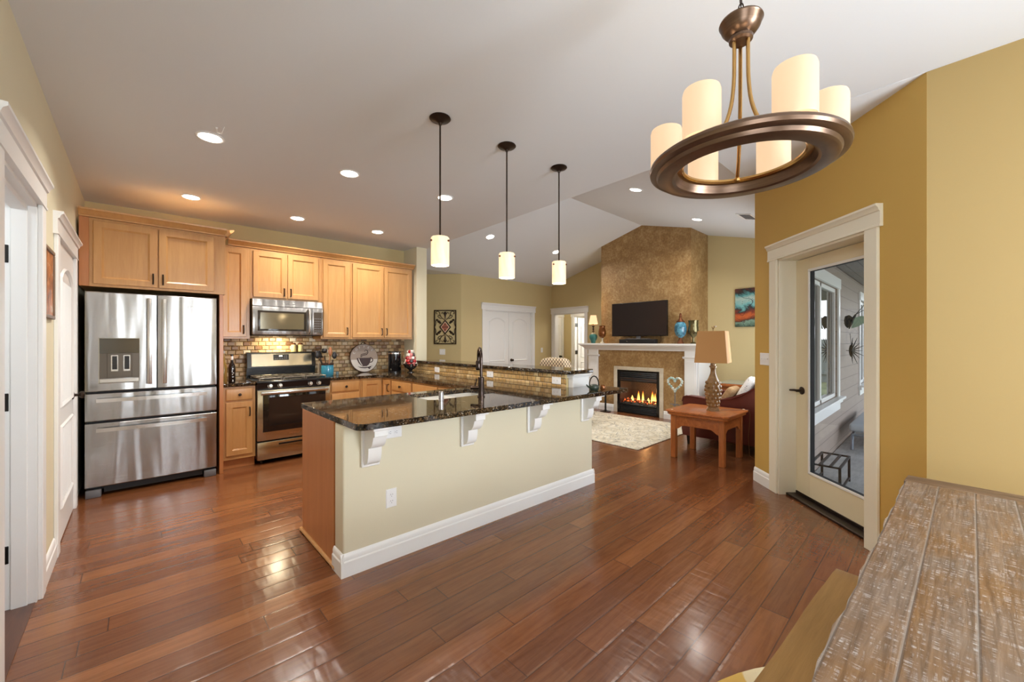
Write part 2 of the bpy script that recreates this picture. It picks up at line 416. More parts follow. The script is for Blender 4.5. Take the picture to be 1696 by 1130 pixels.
        lo = Vector((0, 0, -abc[2])); hi = Vector((0, 0, abc[2]))
        if rot: lo = rot @ lo; hi = rot @ hi
        lo = s.b.verts.new(c + lo); hi = s.b.verts.new(c + hi)
        for p, q in zip(rings, rings[1:]):
            for k in range(nu): s.b.faces.new([p[k], p[(k + 1) % nu], q[(k + 1) % nu], q[k]])
        for k in range(nu):
            s.b.faces.new([lo, rings[0][(k + 1) % nu], rings[0][k]]); s.b.faces.new([hi, rings[-1][k], rings[-1][(k + 1) % nu]])
        return s
    def sphere(s, c, r, seg=12): return s.superell(c, (r, r, r) if not isinstance(r, tuple) else r, 1, 1, None, seg, max(6, seg // 2))

def world_loc(o):
    l = Vector((0, 0, 0))
    while o is not None: l += o.location; o = o.parent
    return l
def obj(name, mb, mat, parent=None, smooth=True, angle=32, label=None):
    me = bpy.data.meshes.new(name)
    bmesh.ops.recalc_face_normals(mb.b, faces=mb.b.faces[:])
    if parent is not None:
        off = world_loc(parent)
        for v in mb.b.verts: v.co -= off
    mb.b.to_mesh(me); mb.b.free()
    if smooth:
        me.polygons.foreach_set('use_smooth', [True] * len(me.polygons))
        try: me.set_sharp_from_angle(angle=math.radians(angle))
        except Exception: pass
    if isinstance(mat, (list, tuple)):
        for m in mat: me.materials.append(m)
    else: me.materials.append(mat)
    o = bpy.data.objects.new(name, me); COL.objects.link(o)
    if parent is not None: o.parent = parent
    if label: o['label'] = label
    return o
def tag(o, label, cat, group=None, kind=None):
    o['label'] = label; o['category'] = cat
    if group: o['group'] = group
    if kind: o['kind'] = kind
    return o
def thing(name, label, cat, loc=(0, 0, 0), group=None):
    o = bpy.data.objects.new(name, None); COL.objects.link(o); o.location = loc; o.empty_display_size = 0.05
    return tag(o, label, cat, group)
def struct(name, mb, mat, label, cat, parent=None, smooth=True):
    o = obj(name, mb, mat, parent, smooth)
    if parent is None: tag(o, label, cat, None, 'structure')
    return o
def sroot(name, label, cat, loc=(0, 0, 0)):
    return tag(thing(name, label, cat, loc), label, cat, None, 'structure')
def copy_tree(o, parent=None):
    c = o.copy(); COL.objects.link(c)
    if parent is not None: c.parent = parent
    for ch in list(o.children): copy_tree(ch, c)
    return c
def dup(o, loc, label=None, rotz=None, group=None):
    c = copy_tree(o); c.location = loc
    if rotz is not None: c.rotation_euler = (0, 0, rotz)
    if label: c['label'] = label
    if group: c['group'] = group
    return c
def text_mesh(name, s, size, F, a, b, c, mat, parent, extrude=0.0008, shear=0.0, align='CENTER', rot=0.0, bold=0.0):
    cu = bpy.data.curves.new(name, 'FONT'); cu.body = s; cu.size = size; cu.extrude = extrude; cu.align_x = align; cu.align_y = 'CENTER'
    cu.shear = shear; cu.offset = bold
    tmp = bpy.data.objects.new(name + '_t', cu); COL.objects.link(tmp)
    dg = bpy.context.evaluated_depsgraph_get(); dg.update()
    me = bpy.data.meshes.new_from_object(tmp.evaluated_get(dg))
    bpy.data.objects.remove(tmp); bpy.data.curves.remove(cu)
    off = world_loc(parent); cr, sr = math.cos(rot), math.sin(rot)
    for v in me.vertices:
        x, y = v.co.x * cr - v.co.y * sr, v.co.x * sr + v.co.y * cr
        v.co = F(a + x, b + y, c + v.co.z) - off
    me.materials.clear(); me.materials.append(mat); me.name = name
    o = bpy.data.objects.new(name, me); COL.objects.link(o); o.parent = parent
    return o
def arc(cx, cy, r, a0, a1, n):
    return [(cx + r * math.cos(a0 + (a1 - a0) * i / (n - 1)), cy + r * math.sin(a0 + (a1 - a0) * i / (n - 1))) for i in range(n)]
def bez(p0, p1, p2, p3, n=12):
    p0, p1, p2, p3 = map(Vector, (p0, p1, p2, p3)); out = []
    for i in range(n):
        t = i / (n - 1); u = 1 - t
        out.append(p0 * u**3 + p1 * 3*u*u*t + p2 * 3*u*t*t + p3 * t**3)
    return out
# ------------------------------------------------------------------ room shell
XL, YK, XR, XP, YN, XG, YS = -0.386, 5.757, 3.228, 3.05, 6.6, 7.49, 1.2
def clamp(v): return max(0.0, min(1.0, v))
def zc(x, y): return 2.74 + clamp((x - XL) / 3.598) * (0.03 + 0.10 * clamp((5.4 - y) / 5.4))
RIDGE_Y, RIDGE_Z = 3.77, 3.49
def zv(y): return RIDGE_Z - (0.2756 if y > RIDGE_Y else 0.2563) * abs(y - RIDGE_Y)
F_left = Fr((XL, 0, 0), (0, 1, 0), (1, 0, 0))
F_back = Fr((0, YK, 0), (1, 0, 0), (0, -1, 0))
F_north = Fr((0, YN, 0), (1, 0, 0), (0, -1, 0))
F_gable = Fr((XG, 0, 0), (0, -1, 0), (-1, 0, 0))        # a = -y
F_right = Fr((XR, 0, 0), (0, -1, 0), (-1, 0, 0))
F_door = Fr((4.42, 1.25, 0), (-1, -1, 0), (-1, 1, 0))   # a = distance from the outside corner
F_ang = Fr((4.754, 6.6, 0), (1, -1, 0), (-1, -1, 0))
F_southin = Fr((0, YS, 0), (-1, 0, 0), (0, 1, 0))       # living room south wall seen from inside
F_ext = Fr((0, 0.95, 0), (1, 0, 0), (0, -1, 0))         # same wall from the porch
F_dsouth = Fr((0, -2.2, 0), (-1, 0, 0), (0, 1, 0))
def panel(mb, F, a0, a1, b0, b1, th, holes=()):
    xs = sorted({a0, a1, *[h[0] for h in holes], *[h[1] for h in holes]})
    for p, q in zip(xs, xs[1:]):
        hs = sorted([h for h in holes if h[0] <= p + 1e-6 and h[1] >= q - 1e-6], key=lambda h: h[2]); z = b0
        for h in hs:
            if h[2] > z + 1e-6: mb.fbox(F, p, q, z, h[2], -th, 0)
            z = h[3]
        if b1 > z + 1e-6: mb.fbox(F, p, q, z, b1, -th, 0)
    return mb

mb = MB(); mb.prism([(-1.7, -2.35, 0), (3.35, -2.35, 0), (3.35, 0.02, 0), (4.42, 1.09, 0), (10.6, 1.09, 0), (10.6, 8.2, 0), (-1.7, 8.2, 0)], (0, 0, -0.06))
struct('floor', mb, M['floor'], 'hand-scraped reddish brown hardwood plank floor', 'floor', smooth=False)

# kitchen and dining ceiling (nearly flat), living room vault
mb = MB(); nx, ny = 8, 16; vs = {}
X0, X1, Y0, Y1 = XL - 0.1, XR, -2.35, 5.95
for i in range(nx + 1):
    for j in range(ny + 1):
        x = X0 + (X1 - X0) * i / nx; y = Y0 + (Y1 - Y0) * j / ny
        vs[i, j] = mb.b.verts.new((x, y, zc(x, y)))
for i in range(nx):
    for j in range(ny): mb.b.faces.new([vs[i, j], vs[i, j + 1], vs[i + 1, j + 1], vs[i + 1, j]])
mb.face([(XR, 1.26, zc(XR, 1.26)), (XR, 1.26, 3.2), (XR, -0.2, 3.2), (XR, -0.2, zc(XR, -0.2))])
mb.prism([(XR, -0.05, zc(XR, 0)), (XR, 1.26, zc(XR, 1.26)), (4.75, 1.26, zc(XR, 1.26)), (4.75, 1.0, zc(XR, 1.1))], (0, 0, 0.12))
mb.box(4.6, 7.7, 1.0, 1.262, zc(XR, 1.26), zc(XR, 1.26) + 0.12)
mb.prism([(XR - 0.02, 1.2, zc(XR, 1.2) + 0.004), (XR - 0.02, 5.9, zc(XR, 5.9) + 0.004), (XR - 0.02, 5.9, 3.6), (XR - 0.02, 1.2, 3.6)], (0.02, 0, 0))
struct('ceiling', mb, M['ceiling'], 'smooth light grey ceiling over the kitchen and dining area', 'ceiling')
mb = MB(); r2 = 0.14
mb.prism([(XR, 1.26, zv(1.26)), (XR, RIDGE_Y, RIDGE_Z), (XR, RIDGE_Y, RIDGE_Z + r2), (XR, 1.26, zv(1.26) + r2)], (4.5, 0, 0))
mb.prism([(XR, RIDGE_Y, RIDGE_Z), (XR, 6.6, zv(6.6)), (XR, 6.6, zv(6.6) + r2), (XR, RIDGE_Y, RIDGE_Z + r2)], (4.5, 0, 0))
mb.box(XP, 10.6, 6.6, 8.2, zv(6.6), zv(6.6) + r2)
struct('ceiling_vault', mb, M['ceiling'], 'vaulted light grey ceiling over the living room', 'ceiling', smooth=False)

HT = 3.7
def wall(name, F, a0, a1, b0, b1, th, mat, label, holes=()):
    return struct(name, panel(MB(), F, a0, a1, b0, b1, th, holes), mat, label, 'wall', smooth=False)
D1 = (2.40, 3.23, 0, 2.075)      # doorway in the left wall
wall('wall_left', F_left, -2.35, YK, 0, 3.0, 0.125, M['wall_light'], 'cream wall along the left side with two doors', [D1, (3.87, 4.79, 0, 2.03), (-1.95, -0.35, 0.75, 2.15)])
wall('wall_kitchen', F_back, XL, XP, 0, 3.0, 0.15, M['wall'], 'tan kitchen wall behind the fridge and range')
mb = MB(); mb.box(XP, XP + 0.175, 5.366, 8.2, 0, 2.78, 0.008, 2)
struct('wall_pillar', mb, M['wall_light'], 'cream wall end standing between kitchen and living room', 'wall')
wall('wall_angled', F_ang, -1.75, 0, 0, 3.2, 0.12, M['wall'], 'short angled tan wall holding the iron grille')
wall('wall_north', F_north, 4.754, XG, 0, 3.2, 0.12, M['wall'], 'tan living room wall with the closet doors', [(5.375, 6.795, 0, 2.03)])
wall('wall_gable', F_gable, -8.2, -YS, 0, HT, 0.12, M['wall'], 'tan gable wall beside the chimney breast', [(-6.50, -5.585, 0, 2.02)])
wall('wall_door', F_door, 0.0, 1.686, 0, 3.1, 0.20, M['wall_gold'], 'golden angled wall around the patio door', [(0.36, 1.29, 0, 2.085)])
wall('wall_right', F_right, -0.058, 2.35, 0, 3.1, 0.15, M['wall_gold_dim'], 'golden wall at the far end of the dining table')
wall('wall_south', F_southin, -10.6, -4.42, 0, HT, 0.22, M['wall'], 'tan wall behind the burgundy armchair', [(-6.80, -4.95, 0.62, 2.05), (-10.3, -8.9, 0.62, 2.05)])
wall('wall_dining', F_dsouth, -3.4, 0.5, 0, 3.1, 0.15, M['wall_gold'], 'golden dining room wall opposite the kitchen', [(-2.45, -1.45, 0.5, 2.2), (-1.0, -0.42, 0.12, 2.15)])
# closed space behind the left doorway and behind the gable doorway
mb = MB(); mb.box(-1.75, -1.6, 2.0, 3.8, 0, 2.5); mb.box(-1.6, XL - 0.125, 3.7, 3.8, 0, 2.5); mb.box(-1.6, XL - 0.125, 2.0, 2.1, 0, 2.5); mb.box(-1.75, XL - 0.125, 2.0, 3.8, 2.45, 2.5)
struct('wall_side_room', mb, M['white'], 'white walls of the small room behind the left doorway', 'wall', smooth=False)
HX = 8.75
mb = MB()
panel(mb, Fr((HX, 0, 0), (0, -1, 0), (-1, 0, 0)), -8.2, -4.6, 0, 2.5, 0.1, [(-6.88, -6.06, 0, 2.03)])
mb.box(XG + 0.12, HX, 7.25, 7.35, 0, 2.5); mb.box(XG + 0.12, 10.6, 4.6, 4.7, 0, 2.5)
struct('wall_hall', mb, M['wall'], 'tan hallway walls seen through the cased opening', 'wall', smooth=False)
mb = MB(); mb.box(XG + 0.12, 10.6, 4.6, 8.2, 2.44, 2.5)
struct('ceiling_hall', mb, M['ceiling'], 'flat ceiling of the small hallway', 'ceiling', smooth=False)
mb = MB(); mb.box(10.5, 10.6, 1.0, 8.2, 0, 3.7); mb.box(XP, 10.6, 8.1, 8.2, 0, 3.0)
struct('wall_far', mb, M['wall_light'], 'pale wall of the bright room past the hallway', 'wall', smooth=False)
point_light('far_room_ceiling_lamp', (9.7, 5.8, 2.0), 45, (0.92, 0.96, 1.0), 0.12)
point_light('side_room_lamp', (-1.0, 2.7, 2.1), 5, (0.90, 0.95, 1.0), 0.1)
point_light('hall_ceiling_lamp', (8.2, 6.0, 2.3), 12, (1.0, 0.93, 0.82), 0.1)

# baseboards: profile (c, b)
BB = [(0, 0), (0.016, 0), (0.016, 0.085), (0.011, 0.092), (0.011, 0.112), (0.005, 0.128), (0, 0.132)]
def baseboard(name, F, runs, label):
    mb = MB()
    for a0, a1 in runs: mb.sweep(BB, F, a0, a1)
    struct(name, mb, M['white'], label, 'baseboard')
baseboard('baseboard_left', F_left, [(-2.2, 2.30), (3.33, 3.775)], 'white baseboard between the two left doors')
baseboard('baseboard_door', F_door, [(0.0, 0.262), (1.40, 1.686)], 'white baseboard beside the patio door casing')
baseboard('baseboard_right', F_right, [(-0.058, 2.2)], 'white baseboard under the golden right wall')
baseboard('baseboard_gable', F_gable, [(-5.48, -4.9), (-2.74, -1.2)], 'white baseboard beside the fireplace')
baseboard('baseboard_north', F_north, [(4.754, 5.29), (6.89, XG)], 'white baseboard beside the closet doors')

HEAD = [(0, 0), (0.024, 0), (0.024, 0.012), (0.020, 0.016), (0.020, 0.095), (0.028, 0.100), (0.034, 0.118), (0.046, 0.128), (0.046, 0.142), (0, 0.142)]
def casing(mb, F, a0, a1, top, wd=0.095, head=True, c=0.0, both=True):
    """door casing around an opening a0..a1 up to top, with a crowned header"""
    mb.fbox(F, a0 - wd, a0, 0, top, c, c + 0.02, 0.003); mb.fbox(F, a1, a1 + wd, 0, top, c, c + 0.02, 0.003)
    if head:
        G = Fr(F(0, top, c), F.r, F.n); mb.sweep(HEAD, G, a0 - wd - 0.022, a1 + wd + 0.022)
    return mb
def jambs(mb, F, a0, a1, top, depth, t=0.018):
    mb.fbox(F, a0 - 0.001, a0 + t, 0, top, -depth, 0.001); mb.fbox(F, a1 - t, a1 + 0.001, 0, top, -depth, 0.001)
    mb.fbox(F, a0, a1, top - t, top + 0.001, -depth, 0.001); return mb

# door 1: cased opening at the left edge with black hinges on its jamb
d = sroot('door_1', 'white cased doorway with black hinges at the left edge', 'doorway', (XL, 2.8, 0))
struct('casing', casing(MB(), F_left, 2.40, 3.23, 2.075, 0.10), M['white'], '', '', d)
mb = jambs(MB(), F_left, 2.40, 3.23, 2.075, 0.14)
mb.fbox(F_left, 3.20, 3.214, 0, 2.06, -0.085, -0.03, 0.002); mb.fbox(F_left, 2.416, 2.43, 0, 2.06, -0.085, -0.03, 0.002)
mb.fbox(F_left, 2.41, 3.21, 2.03, 2.06, -0.085, -0.03, 0.002)
struct('jamb', mb, M['white'], '', '', d)
for z in (1.80, 1.05, 0.28):
    mb = MB(); mb.fbox(F_left, 3.208, 3.213, z - 0.045, z + 0.045, -0.125, -0.092, 0.002); mb.tube([F_left(3.208, z - 0.045, -0.13), F_left(3.208, z + 0.045, -0.13)], 0.006)
    struct('hinge', mb, M['black'], '', '', d)

# door slab with an arched upper panel of beadboard and a plain lower panel
def slab(name, F, a0, a1, b0, b1, c, mat, parent, arch=True, split=0.42, bead=True):
    mb = MB(); th = 0.035; mb.fbox(F, a0, a1, b0, b1, c - th, c, 0.002)
    st = min(0.11, (a1 - a0) * 0.16)
    zs = b0 + (b1 - b0) * split
    def moulding(p0, p1, q0, q1, arched):
        top = [(p1, q1), (p0, q1)]
        if arched:
            h = 0.085; n = 10
            top = [(p1 + (p0 - p1) * i / n, q1 - h + h * math.sin(PI * i / n) ** 0.8) for i in range(n + 1)]
        path = [(p0, q0), (p1, q0)] + top
        o, m_, i_ = [], [], []
        cx, cy = (p0 + p1) / 2, (q0 + q1) / 2
        def inset(pt, k): return (pt[0] + (k if pt[0] < cx else -k), pt[1] + (k if pt[1] < cy else -k))
        L0 = [mb.b.verts.new(F(a, b, c + 0.001)) for a, b in path]; L1 = [mb.b.verts.new(F(*inset(p, 0.010), c + 0.013)) for p in path]; L2 = [mb.b.verts.new(F(*inset(p, 0.030), c + 0.0012)) for p in path]
        for A, B in ((L0, L1), (L1, L2)):
            for i in range(len(path)): mb.b.faces.new([A[i], A[(i + 1) % len(path)], B[(i + 1) % len(path)], B[i]])
        if bead:
            k = max(3, int((p1 - p0 - 0.06) / 0.05)); 
            for i in range(1, k):
                a = p0 + 0.03 + (p1 - p0 - 0.06) * i / k
                mb.fbox(F, a - 0.0035, a + 0.0035, q0 + 0.03, (q1 - 0.11 if arched else q1 - 0.03), c, c + 0.005)
    moulding(a0 + st, a1 - st, zs + 0.06, b1 - 0.13, arch); moulding(a0 + st, a1 - st, b0 + 0.22, zs - 0.06, False)
    return struct(name, mb, mat, '', '', parent)
def knob(F, a, b, c, mat, parent, name='knob'):
    mb = MB(); n = F.n
    mb.lathe([(0.0, 0), (0.032, 0), (0.033, 0.006), (0.024, 0.010), (0.011, 0.014), (0.010, 0.035), (0.020, 0.040), (0.028, 0.050), (0.028, 0.060), (0.018, 0.069), (0, 0.071)], F(a, b, c), 18, n)
    return struct(name, mb, mat, '', '', parent)

M['strip'] = wood('dark_threshold_board', rgb(96, 60, 42), rgb(66, 38, 26), None, (20, 2, 20), 0.3, 0.2)
mb = MB(); mb.box(-0.525, -0.39, 2.42, 3.21, 0.0005, 0.004)
struct('trim_1', mb, M['strip'], 'dark wooden threshold board in the left doorway', 'threshold')
# door 2: pantry door
d = sroot('door_2', 'white arched-panel pantry door left of the fridge', 'door', (XL, 4.35, 0))
struct('casing', casing(MB(), F_left, 3.87, 4.79, 2.03, 0.095), M['white'], '', '', d)
struct('jamb', jambs(MB(), F_left, 3.87, 4.79, 2.03, 0.12), M['white'], '', '', d)
slab('door_slab', F_left, 3.89, 4.77, 0.012, 2.01, 0.004, M['white'], d)
for z in (1.80, 1.05, 0.25):
    mb = MB(); mb.fbox(F_left, 3.872, 3.894, z - 0.045, z + 0.045, 0.004, 0.010, 0.001); struct('hinge', mb, M['dark'], '', '', d)
knob(F_left, 4.70, 0.93, 0.004, M['dark'], d)

# door 3: glazed patio door in the angled wall
d = sroot('door_3', 'cream glazed patio door in the angled golden wall', 'door', (3.85, 0.68, 0))
mb = casing(MB(), F_door, 0.36, 1.29, 2.085, 0.10); struct('casing', mb, M['offwhite'], '', '', d)
mb = jambs(MB(), F_door, 0.36, 1.29, 2.085, 0.20, 0.015)
mb.fbox(F_door, 0.36, 0.378, 0, 2.08, -0.20, -0.147); struct('jamb', mb, M['offwhite'], '', '', d)
mb = MB(); sx0, sx1, sz0, sz1 = 0.378, 1.275, 0.035, 2.065
gx0, gx1, gz0, gz1 = 0.545, 1.125, 0.25, 1.955; c0, c1 = -0.19, -0.147
mb.fbox(F_door, sx0, gx0, sz0, sz1, c0, c1, 0.002); mb.fbox(F_door, gx1, sx1, sz0, sz1, c0, c1, 0.002)
mb.fbox(F_door, gx0, gx1, gz1, sz1, c0, c1, 0.001); mb.fbox(F_door, gx0, gx1, sz0, gz0, c0, c1, 0.001)
struct('door_slab', mb, M['cream'], '', '', d)
mb = MB(); mb.ring(F_door, gx0 - 0.012, gx1 + 0.012, gz0 - 0.012, gz1 + 0.012, 0.022, c1, c1 + 0.008, 0.003); struct('glazing_bead', mb, M['white'], '', '', d)
mb = MB(); mb.ring(F_door, gx0, gx1, gz0, gz1, 0.010, c0 + 0.008, c1, 0); struct('gasket', mb, M['black_matte'], '', '', d)
mb = MB(); mb.fbox(F_door, gx0, gx1, gz0, gz1, -0.171, -0.166); struct('pane', mb, M['glass'], '', '', d, False)
mb = MB(); mb.fbox(F_door, 0.36, 1.29, 0.0, 0.020, -0.20, -0.06, 0.004); struct('threshold', mb, M['dark'], '', '', d)
mb = MB(); mb.fbox(F_door, 0.378, 1.275, 0.021, 0.044, c1 - 0.004, c1 + 0.006, 0.003); struct('sweep', mb, M['dark'], '', '', d)
mb = MB(); mb.lathe([(0, 0), (0.032, 0), (0.034, 0.006), (0.026, 0.012), (0.012, 0.016), (0.012, 0.05), (0, 0.052)], F_door(0.455, 0.93, c1), 18, F_door.n)
mb.tube([F_door(0.455, 0.93, c1 + 0.045), F_door(0.43, 0.932, c1 + 0.05), F_door(0.39, 0.928, c1 + 0.052), F_door(0.35, 0.926, c1 + 0.05)], [0.011, 0.010, 0.009, 0.008])
struct('lever_handle', mb, M['dark'], '', '', d)

# door 4: closet double doors
d = sroot('door_4', 'white double closet doors in the living room', 'door', (6.08, YN, 0))
struct('casing', casing(MB(), F_north, 5.375, 6.795, 2.03, 0.085), M['white'], '', '', d)
struct('jamb', jambs(MB(), F_north, 5.375, 6.795, 2.03, 0.12), M['white'], '', '', d)
slab('door_slab', F_north, 5.395, 6.083, 0.012, 2.01, -0.03, M['white'], d, bead=False)
slab('door_slab', F_north, 6.087, 6.775, 0.012, 2.01, -0.03, M['white'], d, bead=False)
knob(F_north, 6.16, 0.93, -0.03, M['dark'], d)
# door 5: opening to the hallway, with the bedroom door beyond
d = sroot('door_5', 'white cased opening to the hallway left of the fireplace', 'doorway', (XG, 6.0, 0))
struct('casing', casing(MB(), F_gable, -6.50, -5.585, 2.02, 0.085), M['white'], '', '', d)
struct('jamb', jambs(MB(), F_gable, -6.50, -5.585, 2.02, 0.12), M['white'], '', '', d)
FH = Fr((HX, 0, 0), (0, -1, 0), (-1, 0, 0))
d = sroot('door_6', 'white bedroom door standing open at the end of the hallway', 'door', (HX, 6.0, 0))
struct('casing', casing(MB(), FH, -6.88, -6.06, 2.03, 0.09), M['white'], '', '', d)
struct('jamb', jambs(MB(), FH, -6.88, -6.06, 2.03, 0.10), M['white'], '', '', d)
Fs = Fr((HX + 0.115, 6.855, 0), (1, -0.12, 0), (-0.12, -1, 0))
slab('door_slab', Fs, 0.0, 0.76, 0.012, 2.0, 0.02, M['white'], d, bead=False)
for z in (1.8, 1.05, 0.25):
    mb = MB(); mb.box(HX + 0.02, HX + 0.112, 6.846, 6.862, z - 0.05, z + 0.05); struct('hinge', mb, M['black'], '', '', d)
d = sroot('door_7', 'white hallway door with a black knob seen through the opening', 'door', (8.25, 7.25, 0))
F7 = Fr((0, 7.25, 0), (1, 0, 0), (0, -1, 0))
struct('casing', casing(MB(), F7, 7.85, 8.65, 2.03, 0.085), M['white'], '', '', d)
slab('door_slab', F7, 7.855, 8.645, 0.012, 2.02, 0.012, M['white'], d, bead=False)
knob(F7, 8.57, 0.93, 0.012, M['black'], d)

# windows ------------------------------------------------------------------
def window(name, F, a0, a1, b0, b1, th, label, trim=True, ext=False, mid=None, pane='glass', split=True):
    d = sroot(name, label, 'window', F((a0 + a1) / 2, b0, 0))
    c0, c1 = (-0.075, -0.02) if pane == 'glass_dark' else (-th * 0.6, -th * 0.25)
    mb = MB(); mb.ring(F, a0, a1, b0, b1, 0.05, c0, c1, 0.003)
    m = (a0 + a1) / 2 if mid is None else mid
    mb.fbox(F, m - 0.035, m + 0.035, b0, b1, c0, c1, 0.003)
    struct('window_frame', mb, M['white'], '', '', d)
    for p, q in ((a0 + 0.05, m - 0.025), (m + 0.025, a1 - 0.05)):
        mb = MB(); mb.fbox(F, p, q, b0 + 0.05, b1 - 0.05, (c0 + c1) / 2 - 0.004, (c0 + c1) / 2 + 0.002); struct('pane', mb, M[pane], '', '', d, False)
    if trim:
        mb = MB(); mb.fbox(F, a0 - 0.09, a0, b0, b1, 0, 0.02, 0.003); mb.fbox(F, a1, a1 + 0.09, b0, b1, 0, 0.02, 0.003)
        mb.fbox(F, a0 - 0.09, a1 + 0.09, b1, b1 + 0.135, 0, 0.03, 0.004)
        mb.fbox(F, a0 - 0.16, a1 + 0.16, b0 - 0.03, b0, -0.01, 0.075, 0.004); mb.fbox(F, a0 - 0.12, a1 + 0.12, b0 - 0.075, b0 - 0.03, 0, 0.045, 0.004)
        mb.fbox(F, a0 - 0.09, a1 + 0.09, b0 - 0.17, b0 - 0.075, 0, 0.022, 0.004)
        struct('window_trim', mb, M['white'], '', '', d)
    return d
window('window_1', F_ext, 4.95, 6.80, 0.62, 2.05, 0.24, 'white framed sliding window beside the patio door', mid=5.86, pane='glass_dark')
window('window_2', F_ext, 8.90, 10.3, 0.62, 2.05, 0.24, 'white framed window farther along the porch wall', pane='glass_dark')
window('window_3', F_dsouth, -2.45, -1.45, 0.5, 2.2, 0.15, 'white dining room window behind the table')
window('window_5', F_dsouth, -1.0, -0.42, 0.12, 2.15, 0.15, 'tall narrow dining room window opposite the fridge', mid=-0.71)
window('added_window_4', F_left, -1.95, -0.35, 0.75, 2.15, 0.125, 'added white window in the left dining wall')  # unseen window, added so that light enters from the left

# porch outside the patio door ---------------------------------------------
def mk_boards(name, axis_h, c1, c2, ht, gapc, rough=0.6, along=8.0):
    b = NB(name); co = b.coord(); x, y, z = b.sep(co)
    u, v = (x, z) if axis_h == 'z' else (x, y)
    rnd, rnd2, edge, dv = b.cells(u, v, along, ht)
    n = b.noise(b.comb(b.math('MULTIPLY', u, 3.0), b.math('MULTIPLY', v, 30.0), b.math('MULTIPLY', rnd, 10.0)), 1.5, 5.0, 0.65)
    col = b.mix(n, c1, c2); col = b.mix(b.ramp(edge, [(0.0, (1, 1, 1)), (0.005, (0, 0, 0))]), col, gapc)
    h = b.math('FRACT', b.math('DIVIDE', v, ht)) if axis_h == 'z' else b.math('MINIMUM', edge, 0.006)
    return b.bsdf(base=col, rough=rough, normal=b.bump(b.math('MULTIPLY', h, -1.0 if axis_h == 'z' else 60.0), 0.5, 0.012))
M['siding'] = mk_boards('grey_taupe_lap_siding', 'z', rgb(164, 148, 136), rgb(146, 132, 122), 0.165, rgb(92, 84, 80))
M['porch_boards'] = mk_boards('grey_porch_ceiling_boards', 'y', rgb(150, 144, 140), rgb(112, 106, 102), 0.14, rgb(70, 66, 64))
def mk_concrete():
    b = NB('worn_concrete'); co = b.coord(); n = b.noise(co, 3.0, 6.0, 0.7); n2 = b.noise(b.scale(co, 1.0, 6.0, 1.0), 5.0, 5.0, 0.7)
    col = b.ramp(b.math('ADD', b.math('MULTIPLY', n, 0.5), b.math('MULTIPLY', n2, 0.5)), [(0.35, rgb(150, 152, 152)), (0.65, rgb(192, 194, 194))])
    return b.bsdf(base=col, rough=0.8, normal=b.bump(n2, 0.2, 0.01))
M['concrete'] = mk_concrete()
mb = panel(MB(), F_ext, 4.36, 11.0, -0.2, 3.0, 0.03, [(4.95, 6.80, 0.62, 2.05), (8.9, 10.3, 0.62, 2.05)])
struct('wall_exterior', mb, M['siding'], 'grey taupe lap siding of the porch wall', 'wall', smooth=False)
mb = MB(); mb.prism([(3.42, 0.0, -0.06), (4.36, 0.94, -0.06), (12, 0.94, -0.06), (12, -2.4, -0.06), (3.42, -2.4, -0.06)], (0, 0, -0.12))
struct('floor_porch', mb, M['concrete'], 'worn grey concrete porch slab outside the door', 'porch floor', smooth=False)
mb = MB(); mb.prism([(3.46, 0.02, 2.33), (4.37, 0.93, 2.33), (12, 0.93, 2.33), (12, -2.2, 2.33), (3.46, -2.2, 2.33)], (0, 0, 0.1))
struct('ceiling_porch', mb, M['porch_boards'], 'grey board ceiling over the porch', 'porch ceiling', smooth=False)
def mk_grass():
    b = NB('winter_lawn'); co = b.coord(); n = b.noise(co, 2.0, 6.0, 0.7)
    return b.bsdf(base=b.ramp(n, [(0.35, rgb(92, 100, 64)), (0.65, rgb(142, 140, 100))]), rough=0.95)
mb = MB(); mb.box(3.4, 60, -40, 40, -0.35, -0.2)
struct('ground_yard', mb, mk_grass(), 'pale lawn of the yard beyond the porch', 'ground', smooth=False)
# ------------------------------------------------------------------ kitchen
F_base = Fr((0, 5.13, 0), (1, 0, 0), (0, -1, 0))       # faces of the base cabinets on the back wall
F_up = Fr((0, 5.43, 0), (1, 0, 0), (0, -1, 0))         # faces of the wall cabinets
F_east = Fr((2.41, 0, 0), (0, -1, 0), (-1, 0, 0))      # a = -y, faces of the run along the bar wall
DOOR = [(0.0, 0.016), (0.003, 0.019), (0.052, 0.019), (0.058, 0.014), (0.064, 0.008), (0.066, 0.006)]
def pull(F, a, b, c, parent, vert=True, L=0.09):
    mb = MB(); d = (0, L / 2) if vert else (L / 2, 0)
    mb.tube([F(a - d[0], b - d[1], c), F(a - d[0], b - d[1], c + 0.024), F(a, b, c + 0.030), F(a + d[0], b + d[1], c + 0.024), F(a + d[0], b + d[1], c)], [0.0065, 0.006, 0.006, 0.006, 0.0065], 8)
    return obj('handle', mb, M['dark'], parent)
def cab_door(F, a0, a1, b0, b1, parent, hside=None, hb=None, vert=True):
    d = obj('door', MB().nested(F, a0, a1, b0, b1, DOOR, 0.001), M['maple'], parent, angle=20)
    if hside is not None: pull(F, a0 + 0.03 if hside == 'l' else a1 - 0.03, hb, 0.019, d, vert)
    return d
def cab_drawer(F, a0, a1, b0, b1, parent, knobbed=True):
    d = obj('drawer', MB().nested(F, a0, a1, b0, b1, [(0, 0.014), (0.006, 0.019), (0.016, 0.021)], 0.001), M['maple'], parent, angle=20)
    if knobbed:
        mb = MB(); mb.lathe([(0, 0), (0.007, 0), (0.007, 0.012), (0.015, 0.018), (0.016, 0.024), (0.010, 0.029), (0, 0.030)], F((a0 + a1) / 2, (b0 + b1) / 2, 0.021), 16, F.n)
        obj('knob', mb, M['dark'], d)
    return d
